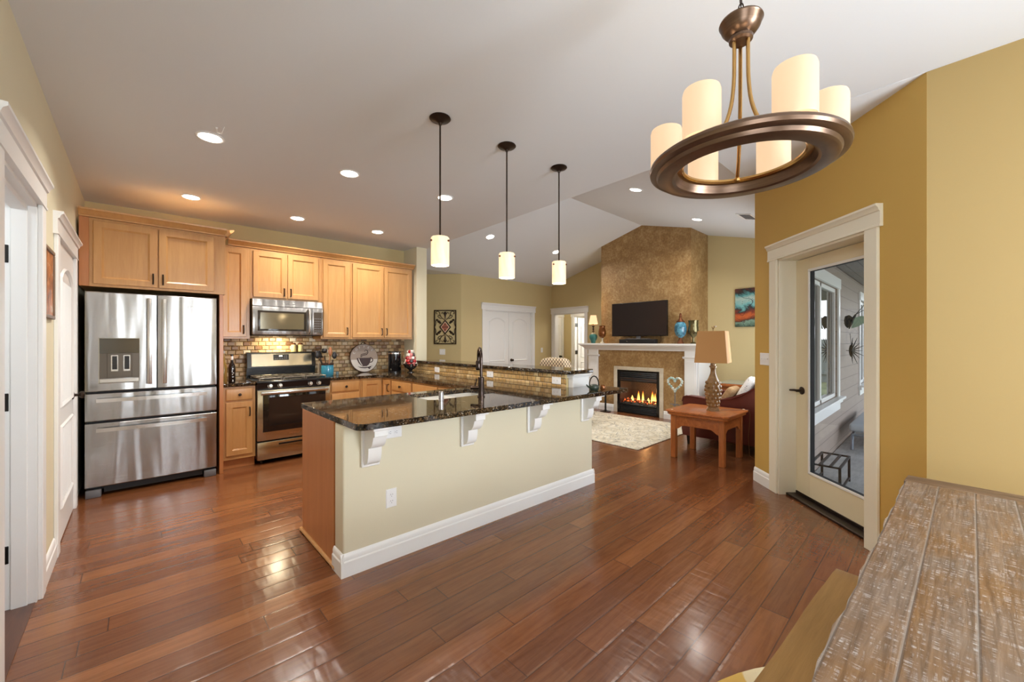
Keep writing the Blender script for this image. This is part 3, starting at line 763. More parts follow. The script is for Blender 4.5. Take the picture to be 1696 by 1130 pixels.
def carcass(F, a0, a1, b0, b1, depth, parent, mat=None):
    return obj('body', MB().fbox(F, a0, a1, b0, b1, -depth, 0, 0.0015), mat or M['maple'], parent)

# cabinet over the fridge
FF = Fr((0, 5.02, 0), (1, 0, 0), (0, -1, 0))
t = thing('wall_cabinet', 'deep honey maple cabinet above the steel fridge', 'cabinet', (0.15, 5.02, 1.835))
carcass(FF, -0.37, 0.655, 1.835, 2.43, 0.73, t)
mb = MB(); mb.fbox(FF, -0.37, -0.31, 1.835, 2.43, 0, 0.012, 0.002); obj('filler_strip', mb, M['maple_end'], t)
cab_door(FF, -0.285, 0.132, 1.858, 2.405, t, 'r', 1.935); cab_door(FF, 0.141, 0.558, 1.858, 2.405, t, 'l', 1.935)
t = thing('cabinet_side_panel', 'tall maple panel at the right side of the fridge', 'panel', (0.625, 5.05, 0))
obj('panel', MB().box(0.606, 0.64, 5.03, 5.745, 0, 1.835, 0.002), M['maple_end'], t)

# wall cabinets
def upper(label, a0, a1, b0, doors, hb):
    t = thing('wall_cabinet', label, 'cabinet', F_up((a0 + a1) / 2, b0, 0)); carcass(F_up, a0, a1, b0, 2.43, 0.315, t)
    for d0, d1, hs in doors: cab_door(F_up, d0, d1, b0 + 0.022, 2.405, t, hs, hb)
    return t
upper('narrow one-door maple wall cabinet beside the fridge', 0.657, 0.940, 1.385, [(0.675, 0.905, 'r')], 1.49)
upper('short two-door maple wall cabinet above the microwave', 0.942, 1.710, 1.850, [(0.970, 1.317, 'r'), (1.329, 1.680, 'l')], 1.945)
upper('single-door maple wall cabinet right of the microwave', 1.712, 2.092, 1.385, [(1.738, 2.068, 'r')], 1.49)
upper('wide two-door maple wall cabinet next to the pillar', 2.094, 3.010, 1.385, [(2.114, 2.552, 'r'), (2.564, 2.990, 'l')], 1.49)
# crown mouldings
CROWN = [(-0.01, 0), (0.012, 0), (0.016, 0.012), (0.024, 0.018), (0.040, 0.040), (0.058, 0.052), (0.062, 0.066), (-0.01, 0.066)]
t = thing('crown_molding', 'maple crown moulding on top of the fridge cabinet', 'moulding', (0.15, 5.02, 2.43))
mb = MB(); mb.sweep(CROWN, Fr((0, 5.02, 2.432), (1, 0, 0), (0, -1, 0)), -0.372, 0.66)
Fe = Fr((0.66, 0, 2.432), (0, 1, 0), (1, 0, 0)); mb.sweep(CROWN, Fe, 4.99, 5.43)
mb.prism([(0.66, 5.02, 2.432), (0.672, 5.008, 2.432), (0.722, 4.958, 2.485), (0.722, 4.958, 2.498), (0.66, 5.02, 2.498)], (0.0, 0.06, 0)); obj('molding', mb, M['maple'], t)
t = thing('crown_molding', 'long maple crown moulding along the wall cabinets', 'moulding', (1.9, 5.43, 2.43))
mb = MB(); mb.sweep(CROWN, Fr((0, 5.43, 2.432), (1, 0, 0), (0, -1, 0)), 0.73, 3.035); obj('molding', mb, M['maple'], t)

# base cabinets
t = thing('base_cabinet', 'maple base cabinet between the fridge and the range', 'cabinet', (0.8, 5.13, 0))
carcass(F_base, 0.645, 0.940, 0.10, 0.872, 0.60, t); obj('toe_kick', MB().fbox(F_base, 0.645, 0.94, 0.0, 0.10, -0.5, -0.05), M['maple_end'], t)
cab_drawer(F_base, 0.672, 0.912, 0.728, 0.850, t); cab_door(F_base, 0.672, 0.912, 0.145, 0.706, t, 'r', 0.60)
t = thing('base_cabinet', 'maple drawer cabinet right of the range', 'cabinet', (1.9, 5.13, 0))
carcass(F_base, 1.716, 2.10, 0.10, 0.872, 0.60, t); obj('toe_kick', MB().fbox(F_base, 1.716, 2.1, 0.0, 0.10, -0.5, -0.05), M['maple_end'], t)
cab_drawer(F_base, 1.738, 2.082, 0.728, 0.850, t); cab_drawer(F_base, 1.738, 2.082, 0.42, 0.706, t); cab_drawer(F_base, 1.738, 2.082, 0.13, 0.40, t)
t = thing('base_cabinet', 'maple corner cabinet with two doors meeting at an inside corner', 'cabinet', (2.41, 5.13, 0))
mb = MB(); mb.prism([(2.102, 5.13, 0.1), (2.41, 5.13, 0.1), (2.41, 4.87, 0.1), (3.04, 4.87, 0.1), (3.04, 5.745, 0.1), (2.102, 5.745, 0.1)], (0, 0, 0.772)); obj('body', mb, M['maple'], t)
cab_door(F_base, 2.122, 2.386, 0.145, 0.845, t); cab_door(F_east, -5.106, -4.885, 0.145, 0.845, t, 'r', 0.75)
t = thing('base_cabinet', 'maple cabinet with one drawer on the bar wall side', 'cabinet', (2.41, 4.6, 0))
carcass(F_east, -4.866, -4.325, 0.10, 0.872, 0.62, t)
cab_drawer(F_east, -4.845, -4.345, 0.728, 0.850, t); cab_door(F_east, -4.845, -4.345, 0.145, 0.706, t, 'l', 0.60)
t = thing('base_cabinet', 'long maple cabinet on the bar wall side nearest the sink', 'cabinet', (2.41, 3.75, 0))
carcass(F_east, -4.323, -3.19, 0.10, 0.872, 0.62, t)
cab_drawer(F_east, -4.305, -3.77, 0.60, 0.850, t, False); cab_drawer(F_east, -3.75, -3.22, 0.60, 0.850, t, False); cab_door(F_east, -4.305, -3.22, 0.145, 0.58, t)
t = thing('base_cabinet', 'maple sink cabinet of the peninsula with a plain end panel', 'cabinet', (1.6, 3.1, 0))
mb = MB(); mb.box(0.885, 2.38, 2.52, 3.12, 0.10, 0.600); mb.box(0.885, 1.5, 2.52, 3.12, 0.60, 0.872); obj('body', mb, M['maple'], t)
obj('end_panel', MB().box(0.862, 0.886, 2.50, 3.13, 0.0, 0.874, 0.002), M['maple_end'], t)
mb = MB(); mb.tube([(0.856, 2.45, 0.014), (0.856, 3.14, 0.014)], 0.013, 8); obj('shoe_molding', mb, M['maple'], t)
Fp = Fr((0, 3.12, 0), (-1, 0, 0), (0, 1, 0))
mb = MB(); mb.fbox(Fp, -2.38, -0.885, 0.60, 0.872, -0.02, 0.0); obj('face_frame', mb, M['maple'], t)
cab_drawer(Fp, -1.48, -0.91, 0.62, 0.85, t); cab_door(Fp, -1.48, -0.91, 0.145, 0.6, t, 'l', 0.5); cab_door(Fp, -1.92, -1.5, 0.145, 0.85, t, 'l', 0.7); cab_door(Fp, -2.36, -1.94, 0.145, 0.85, t, 'r', 0.7)

# peninsula half wall: slightly skewed to the room, painted drywall with baseboard
def yw(x): return 2.350 - (x - 0.86) * 0.026
PWx0, PWx1 = 0.862, 3.19
F_pen = Fr((PWx0, yw(PWx0), 0), (1, -0.026, 0), (-0.026, -1, 0)); LP = math.hypot(PWx1 - PWx0, yw(PWx1) - yw(PWx0))
mb = MB(); mb.fbox(F_pen, 0, LP, 0, 0.872, -0.145, 0, 0.012, 3)
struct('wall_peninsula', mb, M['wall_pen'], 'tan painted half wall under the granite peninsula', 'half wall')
mb = MB(); mb.sweep(BB, F_pen, -0.016, LP + 0.016)
mb.sweep(BB, Fr((PWx0 + 0.001, yw(PWx0) - 0.016, 0), (0, -1, 0), (-1, 0, 0)), -0.155, 0.0); mb.sweep(BB, Fr((PWx1, yw(PWx1) - 0.016, 0), (0, 1, 0), (1, 0, 0)), 0.0, 0.15)
struct('baseboard_peninsula', mb, M['white'], 'tall white baseboard along the peninsula half wall', 'baseboard')
# bar wall with raised ledge
mb = MB(); mb.box(3.06, 3.225, 2.50, 5.366, 0, 1.032, 0.004); struct('wall_bar', mb, M['wall'], 'low wall carrying the raised granite bar', 'half wall')
t = thing('end_post', 'white capped post at the open end of the raised bar', 'post', (3.2, 2.5, 0))
mb = MB(); mb.box(3.085, 3.345, 2.44, 2.50, 0, 1.0, 0.004); obj('post', mb, M['white'], t)
mb = MB(); mb.sweep([(0, 0), (0.006, 0), (0.012, 0.018), (0.026, 0.026), (0.026, 0.036), (0, 0.036)], Fr((0, 2.44, 0.998), (1, 0, 0), (0, -1, 0)), 3.07, 3.36); mb.box(3.07, 3.36, 2.44, 2.5, 0.998, 1.034); obj('cap_molding', mb, M['white'], t)

# backsplash tiles (stay on the walls)
mb = MB(); mb.fbox(F_back, 0.643, XP - 0.001, 0.9, 1.40, 0, 0.012); mb.fbox(F_back, 0.943, 1.71, 1.40, 1.46, 0, 0.012)
struct('wall_backsplash', mb, M['tile'], 'tumbled stone mosaic backsplash behind the range', 'backsplash', smooth=False)
mb = MB(); mb.box(3.048, 3.06, 2.505, 5.74, 0.9, 1.032)
struct('wall_bar_backsplash', mb, M['tile_warm'], 'golden stone mosaic strip under the raised bar', 'backsplash', smooth=False)

# worktops -------------------------------------------------------------------
def slab_top(name, label, outline, z0, z1, holes=(), cat='worktop'):
    t = thing(name, label, cat, (outline[0][0], outline[0][1], z0))
    bm = bmesh.new()
    def loop(pts, z): return [bm.verts.new((x, y, z)) for x, y in pts]
    es = []
    loops = []
    for pts in [outline, *holes]:
        vs = loop(pts, z1); loops.append(vs)
        es += [bm.edges.new((vs[i], vs[(i + 1) % len(vs)])) for i in range(len(vs))]
    bmesh.ops.triangle_fill(bm, use_beauty=True, use_dissolve=False, edges=es)
    top = bm.faces[:]
    r = bmesh.ops.extrude_face_region(bm, geom=top)
    for v in [g for g in r['geom'] if isinstance(g, bmesh.types.BMVert)]: v.co.z = z0
    bmesh.ops.recalc_face_normals(bm, faces=bm.faces[:])
    m = MB(); m.b.free(); m.b = bm
    o = obj('slab', m, M['granite'], t, angle=30)
    md = o.modifiers.new('rounded_edge', 'BEVEL'); md.width = 0.008; md.segments = 3; md.limit_method = 'ANGLE'; md.angle_limit = math.radians(50)
    return t
slab_top('worktop', 'small granite worktop left of the range', [(0.643, 5.10), (0.940, 5.10), (0.940, 5.743), (0.643, 5.743)], 0.874, 0.910)
yf0, yf1 = 2.125, 2.035
corner = [(x, y) for x, y in arc(0.86 + 0.055, yf0 + 0.055, 0.055, PI, 1.5 * PI, 7)]
outl = corner + [(3.40, yf1)] + [(x, y) for x, y in [(3.42, yf1 + 0.01), (3.425, yf1 + 0.03)]] + [(3.40, 2.436), (3.046, 2.436), (3.046, 5.743), (1.716, 5.743), (1.716, 5.10)] + [(2.33, 5.10), (2.378, 5.05), (2.383, 4.99)] + [(2.383, 3.22), (2.37, 3.18), (2.33, 3.165)] + [(0.875, 3.175), (0.862, 3.165)]
hole = [(1.62, 2.68), (1.62, 3.0), (1.66, 3.045), (2.26, 3.045), (2.30, 3.0), (2.30, 2.68), (2.26, 2.64), (1.66, 2.64)]
slab_top('worktop', 'large polished granite worktop of peninsula, sink and back run', outl, 0.874, 0.910, [hole])
slab_top('bar_top', 'raised granite bar ledge behind the sink', [(3.02, 2.46), (3.03, 2.43), (3.40, 2.43), (3.425, 2.455), (3.425, 5.36), (3.02, 5.36)], 1.036, 1.072, cat='bar top')

# corbels under the overhang
def corbel(label, a):
    t = thing('corbel', label, 'corbel', F_pen(a, 0.61, 0), 'white corbels under the peninsula overhang')
    mb = MB(); mb.fbox(F_pen, a - 0.055, a + 0.055, 0.612, 0.872, 0.0005, 0.022, 0.004); obj('back_plate', mb, M['white'], t)
    prof = [(0.022, 0.855), (0.172, 0.855), (0.172, 0.818), (0.155, 0.812)]
    prof += [(0.150 - 0.072 * (1 - math.cos(k * PI / 12)), 0.812 - 0.075 * math.sin(k * PI / 12)) for k in range(1, 7)]
    p0 = prof[-1]; prof += [(p0[0] + 0.006, p0[1] - 0.002)]
    p0 = prof[-1]
    prof += [(p0[0] - 0.036 * (1 - math.cos(k * PI / 12)), p0[1] - 0.098 * math.sin(k * PI / 12)) for k in range(1, 7)]
    prof += [(0.022, prof[-1][1] - 0.012)]
    mb = MB(); mb.sweep(prof, F_pen, a - 0.040, a + 0.040); obj('scroll_bracket', mb, M['white'], t, angle=40)
    mb = MB(); mb.fbox(F_pen, a - 0.055, a + 0.055, 0.854, 0.873, 0.022, 0.195, 0.003); obj('top_plate', mb, M['white'], t)
    return t
corbel('white scroll corbel nearest the wooden end panel', 0.155)
corbel('white scroll corbel below the faucet, second from the wooden end panel', 0.86)
corbel('white scroll corbel, third from the wooden end panel', 1.51)
corbel('white scroll corbel at the fireplace end of the peninsula', 2.20)

# outlets and switches
def outlet(name, label, F, a, b, wd=0.07, ht=0.115, kind='outlet', horiz=False, n=2, c=0.0, group=None):
    t = thing(name, label, 'outlet' if kind == 'outlet' else 'switch', F(a, b, c), group)
    obj('cover_plate', MB().nested(F, a - wd / 2, a + wd / 2, b - ht / 2, b + ht / 2, [(0, c + 0.002), (0.004, c + 0.006)], c + 0.0003), M['plastic'], t, angle=15)
    for i in range(n):
        k = (i - (n - 1) / 2)
        if kind == 'outlet':
            da, db = (k * 0.042, 0) if horiz else (0, k * 0.040)
            mb = MB(); mb.lathe([(0, 0), (0.016, 0), (0.016, 0.002), (0, 0.002)], F(a + da, b + db, c + 0.006), 20, F.n); s = obj('socket', mb, M['plastic'], t)
            mb = MB()
            for e in (-1, 1):
                if horiz: mb.fbox(F, a + da - 0.004, a + da + 0.004, b + db + e * 0.006 - 0.001, b + db + e * 0.006 + 0.001, c + 0.008, c + 0.0086)
                else: mb.fbox(F, a + da + e * 0.006 - 0.001, a + da + e * 0.006 + 0.001, b + db, b + db + 0.008, c + 0.008, c + 0.0086)
            mb.lathe([(0, 0), (0.0022, 0), (0.0022, 0.0006), (0, 0.0006)], F(a + da - (0.009 if horiz else 0), b + db - (0 if horiz else 0.008), c + 0.008), 8, F.n)
            obj('slots', mb, M['slot'], s)
        else:
            mb = MB(); mb.fbox(F, a + k * 0.046 - 0.006, a + k * 0.046 + 0.006, b - 0.012, b + 0.012, c + 0.006, c + 0.008); mb.fbox(F, a + k * 0.046 - 0.004, a + k * 0.046 + 0.004, b - 0.001, b + 0.009, c + 0.008, c + 0.017, 0.002)
            obj('toggle', mb, M['plastic'], t)
    return t
outlet('wall_outlet', 'horizontal white outlet tucked under the granite edge', F_pen, 0.305, 0.79, 0.115, 0.072, horiz=True)
outlet('wall_outlet', 'upright white outlet low on the peninsula wall', F_pen, 0.292, 0.382)
F_bar = Fr((3.048, 0, 0), (0, -1, 0), (-1, 0, 0))
outlet('wall_outlet', 'white outlet in the bar backsplash nearest the pillar', F_bar, -4.80, 0.96, 0.115, 0.072, horiz=True)
outlet('wall_outlet', 'white outlet in the bar backsplash beside the faucet', F_bar, -3.65, 0.966, 0.115, 0.072, horiz=True)
outlet('wall_outlet', 'white outlet in the bar backsplash nearest the white end post', F_bar, -2.62, 0.966, 0.115, 0.072, horiz=True)
outlet('wall_outlet', 'white outlet partly hidden behind the round coffee sign', F_back, 2.30, 1.165, c=0.012)
outlet('light_switch', 'double white switch plate below the iron grille', F_ang, -0.38, 1.14, 0.115, 0.115, 'switch', n=2)
outlet('light_switch', 'single white switch right of the closet doors', F_north, 7.14, 1.14, 0.07, 0.115, 'switch', n=1)
outlet('light_switch', 'triple cream switch plate on golden wall by the patio door', F_door, 0.175, 1.19, 0.165, 0.115, 'switch', n=3)
# ------------------------------------------------------------------ fridge
FR = Fr((0, 5.0, 0), (1, 0, 0), (0, -1, 0))
t = thing('refrigerator', 'stainless french-door fridge with two lower drawers', 'fridge', (0.12, 5.35, 0))
obj('cabinet', MB().box(-0.330, 0.575, 5.065, 5.73, 0.05, 1.79, 0.004), M['black_matte'], t)
def fdoor(name, a0, a1, b0, b1, handle_v=None, handle_h=None):
    mb = MB(); n = 10; cols = []
    for i in range(n + 1):                       # gently bowed front
        f = i / n; a = a0 + (a1 - a0) * f; bow = 0.010 * (1 - (2 * f - 1) ** 2)
        cols.append(a); 
    fr = [F for F in ()]
    v0 = [[mb.b.verts.new(FR(a, b, -0.012 + 0.012 * (1 - (2 * i / n - 1) ** 4))) for i, a in enumerate(cols)] for b in (b0, b0 + 0.006, b1 - 0.006, b1)]
    for row in (0, 3):
        for v in v0[row]: v.co -= FR.n * 0.004
    for r in range(3):
        for i in range(n): mb.b.faces.new([v0[r][i], v0[r][i + 1], v0[r + 1][i + 1], v0[r + 1][i]])
    bk = [[mb.b.verts.new(FR(a, b, -0.060)) for a in (a0, a1)] for b in (b0, b1)]
    mb.b.faces.new([bk[0][0], bk[1][0], bk[1][1], bk[0][1]])
    mb.b.faces.new([bk[0][0], bk[0][1]] + v0[0][::-1]); mb.b.faces.new([bk[1][1], bk[1][0]] + v0[3])
    mb.b.faces.new([bk[0][0]] + [v0[r][0] for r in range(4)] + [bk[1][0]]); mb.b.faces.new([bk[0][1]] + [bk[1][1]] + [v0[r][n] for r in (3, 2, 1, 0)])
    d = obj(name, mb, M['steel'], t, angle=25)
    if handle_v:
        a, w_, z0, z1 = handle_v
        mb = MB(); mb.fbox(FR, a - w_ / 2, a + w_ / 2, z0, z1, 0.030, 0.048, 0.005, 2)
        mb.fbox(FR, a - w_ / 2 + 0.004, a + w_ / 2 - 0.004, z0 + 0.005, z0 + 0.045, -0.004, 0.034); mb.fbox(FR, a - w_ / 2 + 0.004, a + w_ / 2 - 0.004, z1 - 0.045, z1 - 0.005, -0.004, 0.034)
        obj('handle', mb, M['steel_h'], d)
    if handle_h:
        z, h0, h1 = handle_h; mb = MB(); pts = []
        m = 12
        up = [FR(h0 + (h1 - h0) * i / m, z + 0.016, 0.034 + 0.022 * (1 - (2 * i / m - 1) ** 2)) for i in range(m + 1)]
        for i in range(m):
            p, q = up[i], up[i + 1]; dz = Vector((0, 0, -0.032)); dc = FR.n * -0.014
            mb.hexa([p + dz + dc, q + dz + dc, q + dz, p + dz, p + dc, q + dc, q, p])
        for a in (h0 + 0.02, h1 - 0.02): mb.fbox(FR, a - 0.02, a + 0.02, z - 0.014, z + 0.014, -0.006, 0.030)
        obj('handle', mb, M['steel_h'], d, angle=40)
    return d
dl = fdoor('door', -0.335, 0.1255, 0.920, 1.790, (0.077, 0.033, 0.965, 1.754))
dr = fdoor('door', 0.1345, 0.580, 0.920, 1.790, (0.180, 0.033, 0.965, 1.754))
fdoor('drawer', -0.335, 0.580, 0.662, 0.898, None, (0.842, -0.265, 0.50)); fdoor('drawer', -0.335, 0.580, 0.088, 0.640, None, (0.585, -0.265, 0.50))
# water dispenser
mb = MB(); mb.ring(FR, -0.252, 0.014, 0.985, 1.388, 0.006, -0.004, 0.006, 0.002); dsp = obj('water_dispenser', mb, M['steel_h'], dl)
M['display'] = plain('dispenser_dark_glass', rgb(92, 90, 84), 0.12, 0.55)
M['recess'] = plain('dispenser_recess_grey', rgb(92, 84, 74), 0.35, 0.6)
obj('display', MB().fbox(FR, -0.246, 0.008, 1.252, 1.382, -0.004, 0.004, 0.001), M['display'], dl)
mb = MB(); mb.fbox(FR, -0.246, 0.008, 1.030, 1.252, 0.000, 0.0015)
mb.fbox(FR, -0.200, -0.040, 1.035, 1.250, 0.0015, 0.006, 0.004); obj('recess', mb, M['recess'], dl)
for a in (-0.152, -0.074):
    mb = MB(); mb.fbox(FR, a - 0.024, a + 0.024, 1.09, 1.236, 0.004, 0.010, 0.004); p = obj('paddle', mb, M['steel_h'], dl)
    obj('paddle_insert', MB().fbox(FR, a - 0.016, a + 0.016, 1.108, 1.226, 0.010, 0.012, 0.001), M['black'], dl)
obj('drip_tray', MB().fbox(FR, -0.246, 0.008, 0.992, 1.028, 0.0, 0.014, 0.004), M['steel_h'], dl)
text_mesh('logo', 'Whirlpool', 0.036, FR, 0.42, 1.690, 0.0005, M['plastic'], dr, 0.0006, 0.35)
# base grille and rollers covers
obj('base_grille', MB().box(-0.22, 0.47, 5.035, 5.06, 0.03, 0.082), M['black_matte'], t)
for x0, x1 in ((-0.333, -0.235), (0.48, 0.577)):
    obj('foot_cover', MB().box(x0, x1, 5.0, 5.07, 0.0, 0.066, 0.008, 2), M['slot'], t)

# ------------------------------------------------------------------ range
t = thing('gas_range', 'stainless and black gas range with oven', 'stove', (1.325, 5.45, 0))
RG = Fr((0, 5.10, 0), (1, 0, 0), (0, -1, 0)); ra0, ra1 = 0.945, 1.711
obj('body', MB().box(ra0, ra1, 5.12, 5.73, 0.06, 0.895, 0.003), M['black'], t)
for x in (ra0 + 0.06, ra1 - 0.06):
    for y in (5.18, 5.66): obj('foot', MB().lathe([(0.018, 0), (0.018, 0.06)], (x, y, 0.0), 10), M['black'], t)
obj('cooktop', MB().box(ra0 - 0.004, ra1 + 0.004, 5.075, 5.66, 0.892, 0.918, 0.008, 2), M['black'], t)
mb = MB(); mb.prism([RG(ra0, 0.825, 0.0), RG(ra0, 0.825, 0.012), RG(ra0, 0.893, 0.028), RG(ra0, 0.893, 0.0)], (ra1 - ra0, 0, 0)); obj('control_panel', mb, M['black'], t)
for a in (1.072, 1.169, 1.486, 1.580):
    mb = MB(); nn = (RG.n + Vector((0, 0, -0.22))).normalized() * -1; ax = Vector((0, -1, 0.18)).normalized()
    mb.lathe([(0, 0), (0.026, 0), (0.026, 0.006), (0.021, 0.009), (0.019, 0.030), (0.016, 0.034), (0, 0.034)], RG(a, 0.860, 0.018), 20, ax); mb.fbox(RG, a - 0.004, a + 0.004, 0.842, 0.880, 0.045, 0.057, 0.002)
    obj('burner_knob', mb, M['steel_h'], t)
od = obj('oven_door', MB().fbox(RG, ra0 + 0.004, ra1 - 0.004, 0.262, 0.818, -0.02, 0.022, 0.006, 2), M['steel_range'], t)
obj('oven_window', MB().nested(RG, ra0 + 0.055, ra1 - 0.055, 0.355, 0.790, [(0, 0.024), (0.004, 0.026)], 0.02), plain('black_oven_glass', rgb(30, 24, 22), 0.06), t)
obj('window_inset', MB().fbox(RG, ra0 + 0.115, ra1 - 0.115, 0.42, 0.735, 0.026, 0.0265), plain('oven_inner_glass', rgb(40, 32, 29), 0.05), t)
mb = MB(); mb.fbox(RG, ra0 + 0.03, ra1 - 0.03, 0.768, 0.806, 0.048, 0.066, 0.008, 2)
for a in (ra0 + 0.055, ra1 - 0.055): mb.fbox(RG, a - 0.016, a + 0.016, 0.772, 0.802, 0.02, 0.05, 0.004)
obj('oven_handle', mb, M['steel_h'], od)
text_mesh('logo', 'Whirlpool', 0.026, RG, 1.31, 0.312, 0.0225, M['maple_dark'], t, 0.0004, 0.35)
dw = obj('storage_drawer', MB().fbox(RG, ra0 + 0.004, ra1 - 0.004, 0.050, 0.245, -0.02, 0.018, 0.006, 2), M['steel_range'], t)
obj('finger_slot', MB().fbox(RG, 1.155, 1.50, 0.196, 0.216, 0.0175, 0.0195, 0.006, 2), M['black'], dw)
# grates: three continuous cast-iron frames
M['iron'] = plain('cast_iron', rgb(34, 32, 30), 0.45, 0.3)
M['iron_top'] = plain('worn_grate_iron', rgb(88, 80, 68), 0.35, 0.5)
for k in range(3):
    x0 = ra0 + 0.028 + k * 0.238; x1 = x0 + 0.228; mb = MB(); z = 0.950
    for y in (5.13, 5.37, 5.60): mb.box(x0, x1, y - 0.006, y + 0.006, z - 0.014, z, 0.003)
    for x in (x0 + 0.006, (x0 + x1) / 2, x1 - 0.006): mb.box(x - 0.006, x + 0.006, 5.13, 5.60, z - 0.014, z, 0.003)
    for x in (x0 + 0.006, x1 - 0.006):
        for y in (5.13, 5.60): mb.box(x - 0.007, x + 0.007, y - 0.007, y + 0.007, 0.918, z - 0.01)
    for cy in (5.25, 5.48):
        for dx, dy in ((0.035, 0.035), (-0.035, 0.035), (0.035, -0.035), (-0.035, -0.035)):
            cx = (x0 + x1) / 2; mb.tube([(cx + dx * 0.6, cy + dy * 0.6, z - 0.006), (cx + dx * 2.6, cy + dy * 2.6, z - 0.006)], 0.005, 6)
    obj('grate', mb, M['iron_top'], t)
    for cy in ((5.25, 5.48) if k != 1 else (5.37,)):
        mb = MB(); mb.lathe([(0, 0), (0.045, 0), (0.045, 0.008), (0.034, 0.010), (0.034, 0.018), (0, 0.019)], ((x0 + x1) / 2, cy, 0.918), 20); obj('burner', mb, M['iron'], t)
BG = Fr((0, 5.655, 0), (1, 0, 0), (0, -1, 0))
obj('backguard', MB().prism([BG(ra0, 0.90, -0.075), BG(ra0, 0.90, 0.0), BG(ra0, 1.03, 0.004), BG(ra0, 1.035, 0.030), BG(ra0, 1.215, 0.006), BG(ra0, 1.222, -0.01), BG(ra0, 1.222, -0.075)], (ra1 - ra0, 0, 0), 0.004), M['black'], t)
Bs = Fr(BG(0, 1.035, 0.030), (1, 0, 0), (0, -1, 0.133), (0, 0.133, 1))
obj('steel_fascia', MB().fbox(Bs, ra0 + 0.045, ra1 - 0.045, 0.014, 0.170, -0.004, 0.004, 0.003), M['steel_range'], t)
dp = obj('display', MB().fbox(Bs, 1.222, 1.395, 0.088, 0.160, 0.003, 0.007, 0.003), M['black'], t)
obj('clock', MB().fbox(Bs, 1.285, 1.322, 0.130, 0.146, 0.007, 0.0076), lit('clock_digits', (200, 220, 235), 0.8), t)
mb = MB()
for i in range(3):
    for a in (1.345, 1.365): mb.fbox(Bs, a, a + 0.008, 0.100 + i * 0.018, 0.106 + i * 0.018, 0.007, 0.0076)
for a in (1.24, 1.262, 1.29, 1.315): mb.fbox(Bs, a, a + 0.010, 0.102, 0.107, 0.007, 0.0076)
obj('buttons', mb, M['slot'], t)

# ------------------------------------------------------------------ microwave
t = thing('microwave_oven', 'stainless over-the-range microwave under the short cabinet', 'microwave', (1.325, 5.36, 1.425))
MW = Fr((0, 5.35, 0), (1, 0, 0), (0, -1, 0)); m0, m1 = 0.947, 1.706
obj('body', MB().box(m0, m1, 5.36, 5.74, 1.425, 1.848, 0.003), M['black_matte'], t)
v = obj('vent_panel', MB().prism([MW(m0, 1.768, -0.01), MW(m0, 1.768, 0.020), MW(m0, 1.846, 0.004), MW(m0, 1.846, -0.01)], (m1 - m0, 0, 0), 0.003), M['steel'], t)
text_mesh('logo', 'Whirlpool', 0.024, Fr(MW(0, 1.80, 0.0142), (1, 0, 0), (0, -1, 0.2), (0, 0.2, 1)), 1.335, 0.0, 0.0008, M['slot'], t, 0.0003, 0.35)
dd = obj('door', MB().fbox(MW, m0, 1.578, 1.432, 1.764, -0.01, 0.020, 0.006, 2), M['steel'], t)
obj('door_window', MB().nested(MW, 0.998, 1.512, 1.478, 1.712, [(0, 0.0205), (0.004, 0.022)], 0.018), plain('microwave_black_glass', rgb(52, 46, 38), 0.08), t)
obj('window_screen', MB().fbox(MW, 1.025, 1.485, 1.500, 1.690, 0.022, 0.0225), plain('microwave_screen', rgb(112, 104, 82), 0.10, 0.35), t)
mb = MB(); mb.tube([MW(1.545, 1.45, 0.022), MW(1.545, 1.47, 0.040), MW(1.545, 1.60, 0.056), MW(1.545, 1.73, 0.040), MW(1.545, 1.75, 0.022)], [0.013, 0.014, 0.015, 0.014, 0.013], 12); obj('handle', mb, M['steel_h'], dd)
obj('control_panel', MB().fbox(MW, 1.580, m1, 1.432, 1.764, -0.01, 0.020, 0.006, 2), M['steel'], t)
obj('keypad', MB().fbox(MW, 1.598, 1.692, 1.468, 1.716, 0.019, 0.0215, 0.003), plain('keypad_dark', rgb(66, 56, 46), 0.25), t)
mb = MB()
for i in range(6):
    for j in range(4): mb.fbox(MW, 1.606 + j * 0.021, 1.618 + j * 0.021, 1.482 + i * 0.030, 1.490 + i * 0.030, 0.0215, 0.022)
obj('key_marks', mb, M['slot'], t)
area_light('cooktop_lamp', (1.25, 5.58, 1.42), (0, 0, 0), 0.10, 0.05, 4.0, (1.0, 0.84, 0.55))

# ------------------------------------------------------------------ sink and taps
t = thing('kitchen_sink', 'white undermount double bowl sink in the peninsula', 'sink', (1.96, 2.84, 0.70))
mb = MB()
for x0, x1 in ((1.60, 1.99), (2.01, 2.32)):
    y0, y1, z0, z1 = 2.625, 3.06, 0.66, 0.873; th = 0.012
    mb.box(x0, x1, y0, y1, z0 - th, z0); mb.box(x0 - 0.012, x0, y0, y1, z0 - th, z1); mb.box(x1, x1 + 0.012, y0, y1, z0 - th, z1 - (0.035 if x1 < 2 else 0)) if x1 > 2 else mb.box(x1, x1 + 0.02, y0, y1, z0 - th, z1 - 0.03, 0.006)
    mb.box(x0 - 0.012, x1 + 0.012, y0 - 0.012, y0, z0 - th, z1); mb.box(x0 - 0.012, x1 + 0.012, y1, y1 + 0.012, z0 - th, z1)
obj('basin', mb, plain('white_enamel', rgb(238, 236, 230), 0.12), t)
for x in (1.79, 2.16): obj('drain', MB().lathe([(0, 0.0), (0.042, 0.0), (0.042, 0.004), (0.03, 0.002), (0, 0.002)], (x, 2.85, 0.660), 20), M['chrome'], t)
M['bronze_shiny'] = plain('oil_rubbed_bronze', rgb(72, 62, 58), 0.16, 1.0)
t = thing('kitchen_faucet', 'tall oil-rubbed bronze gooseneck faucet', 'faucet', (2.02, 2.53, 0.91))
bx, by, bz = 2.02, 2.53, 0.9105
dirx, diry = 0.5, 0.87
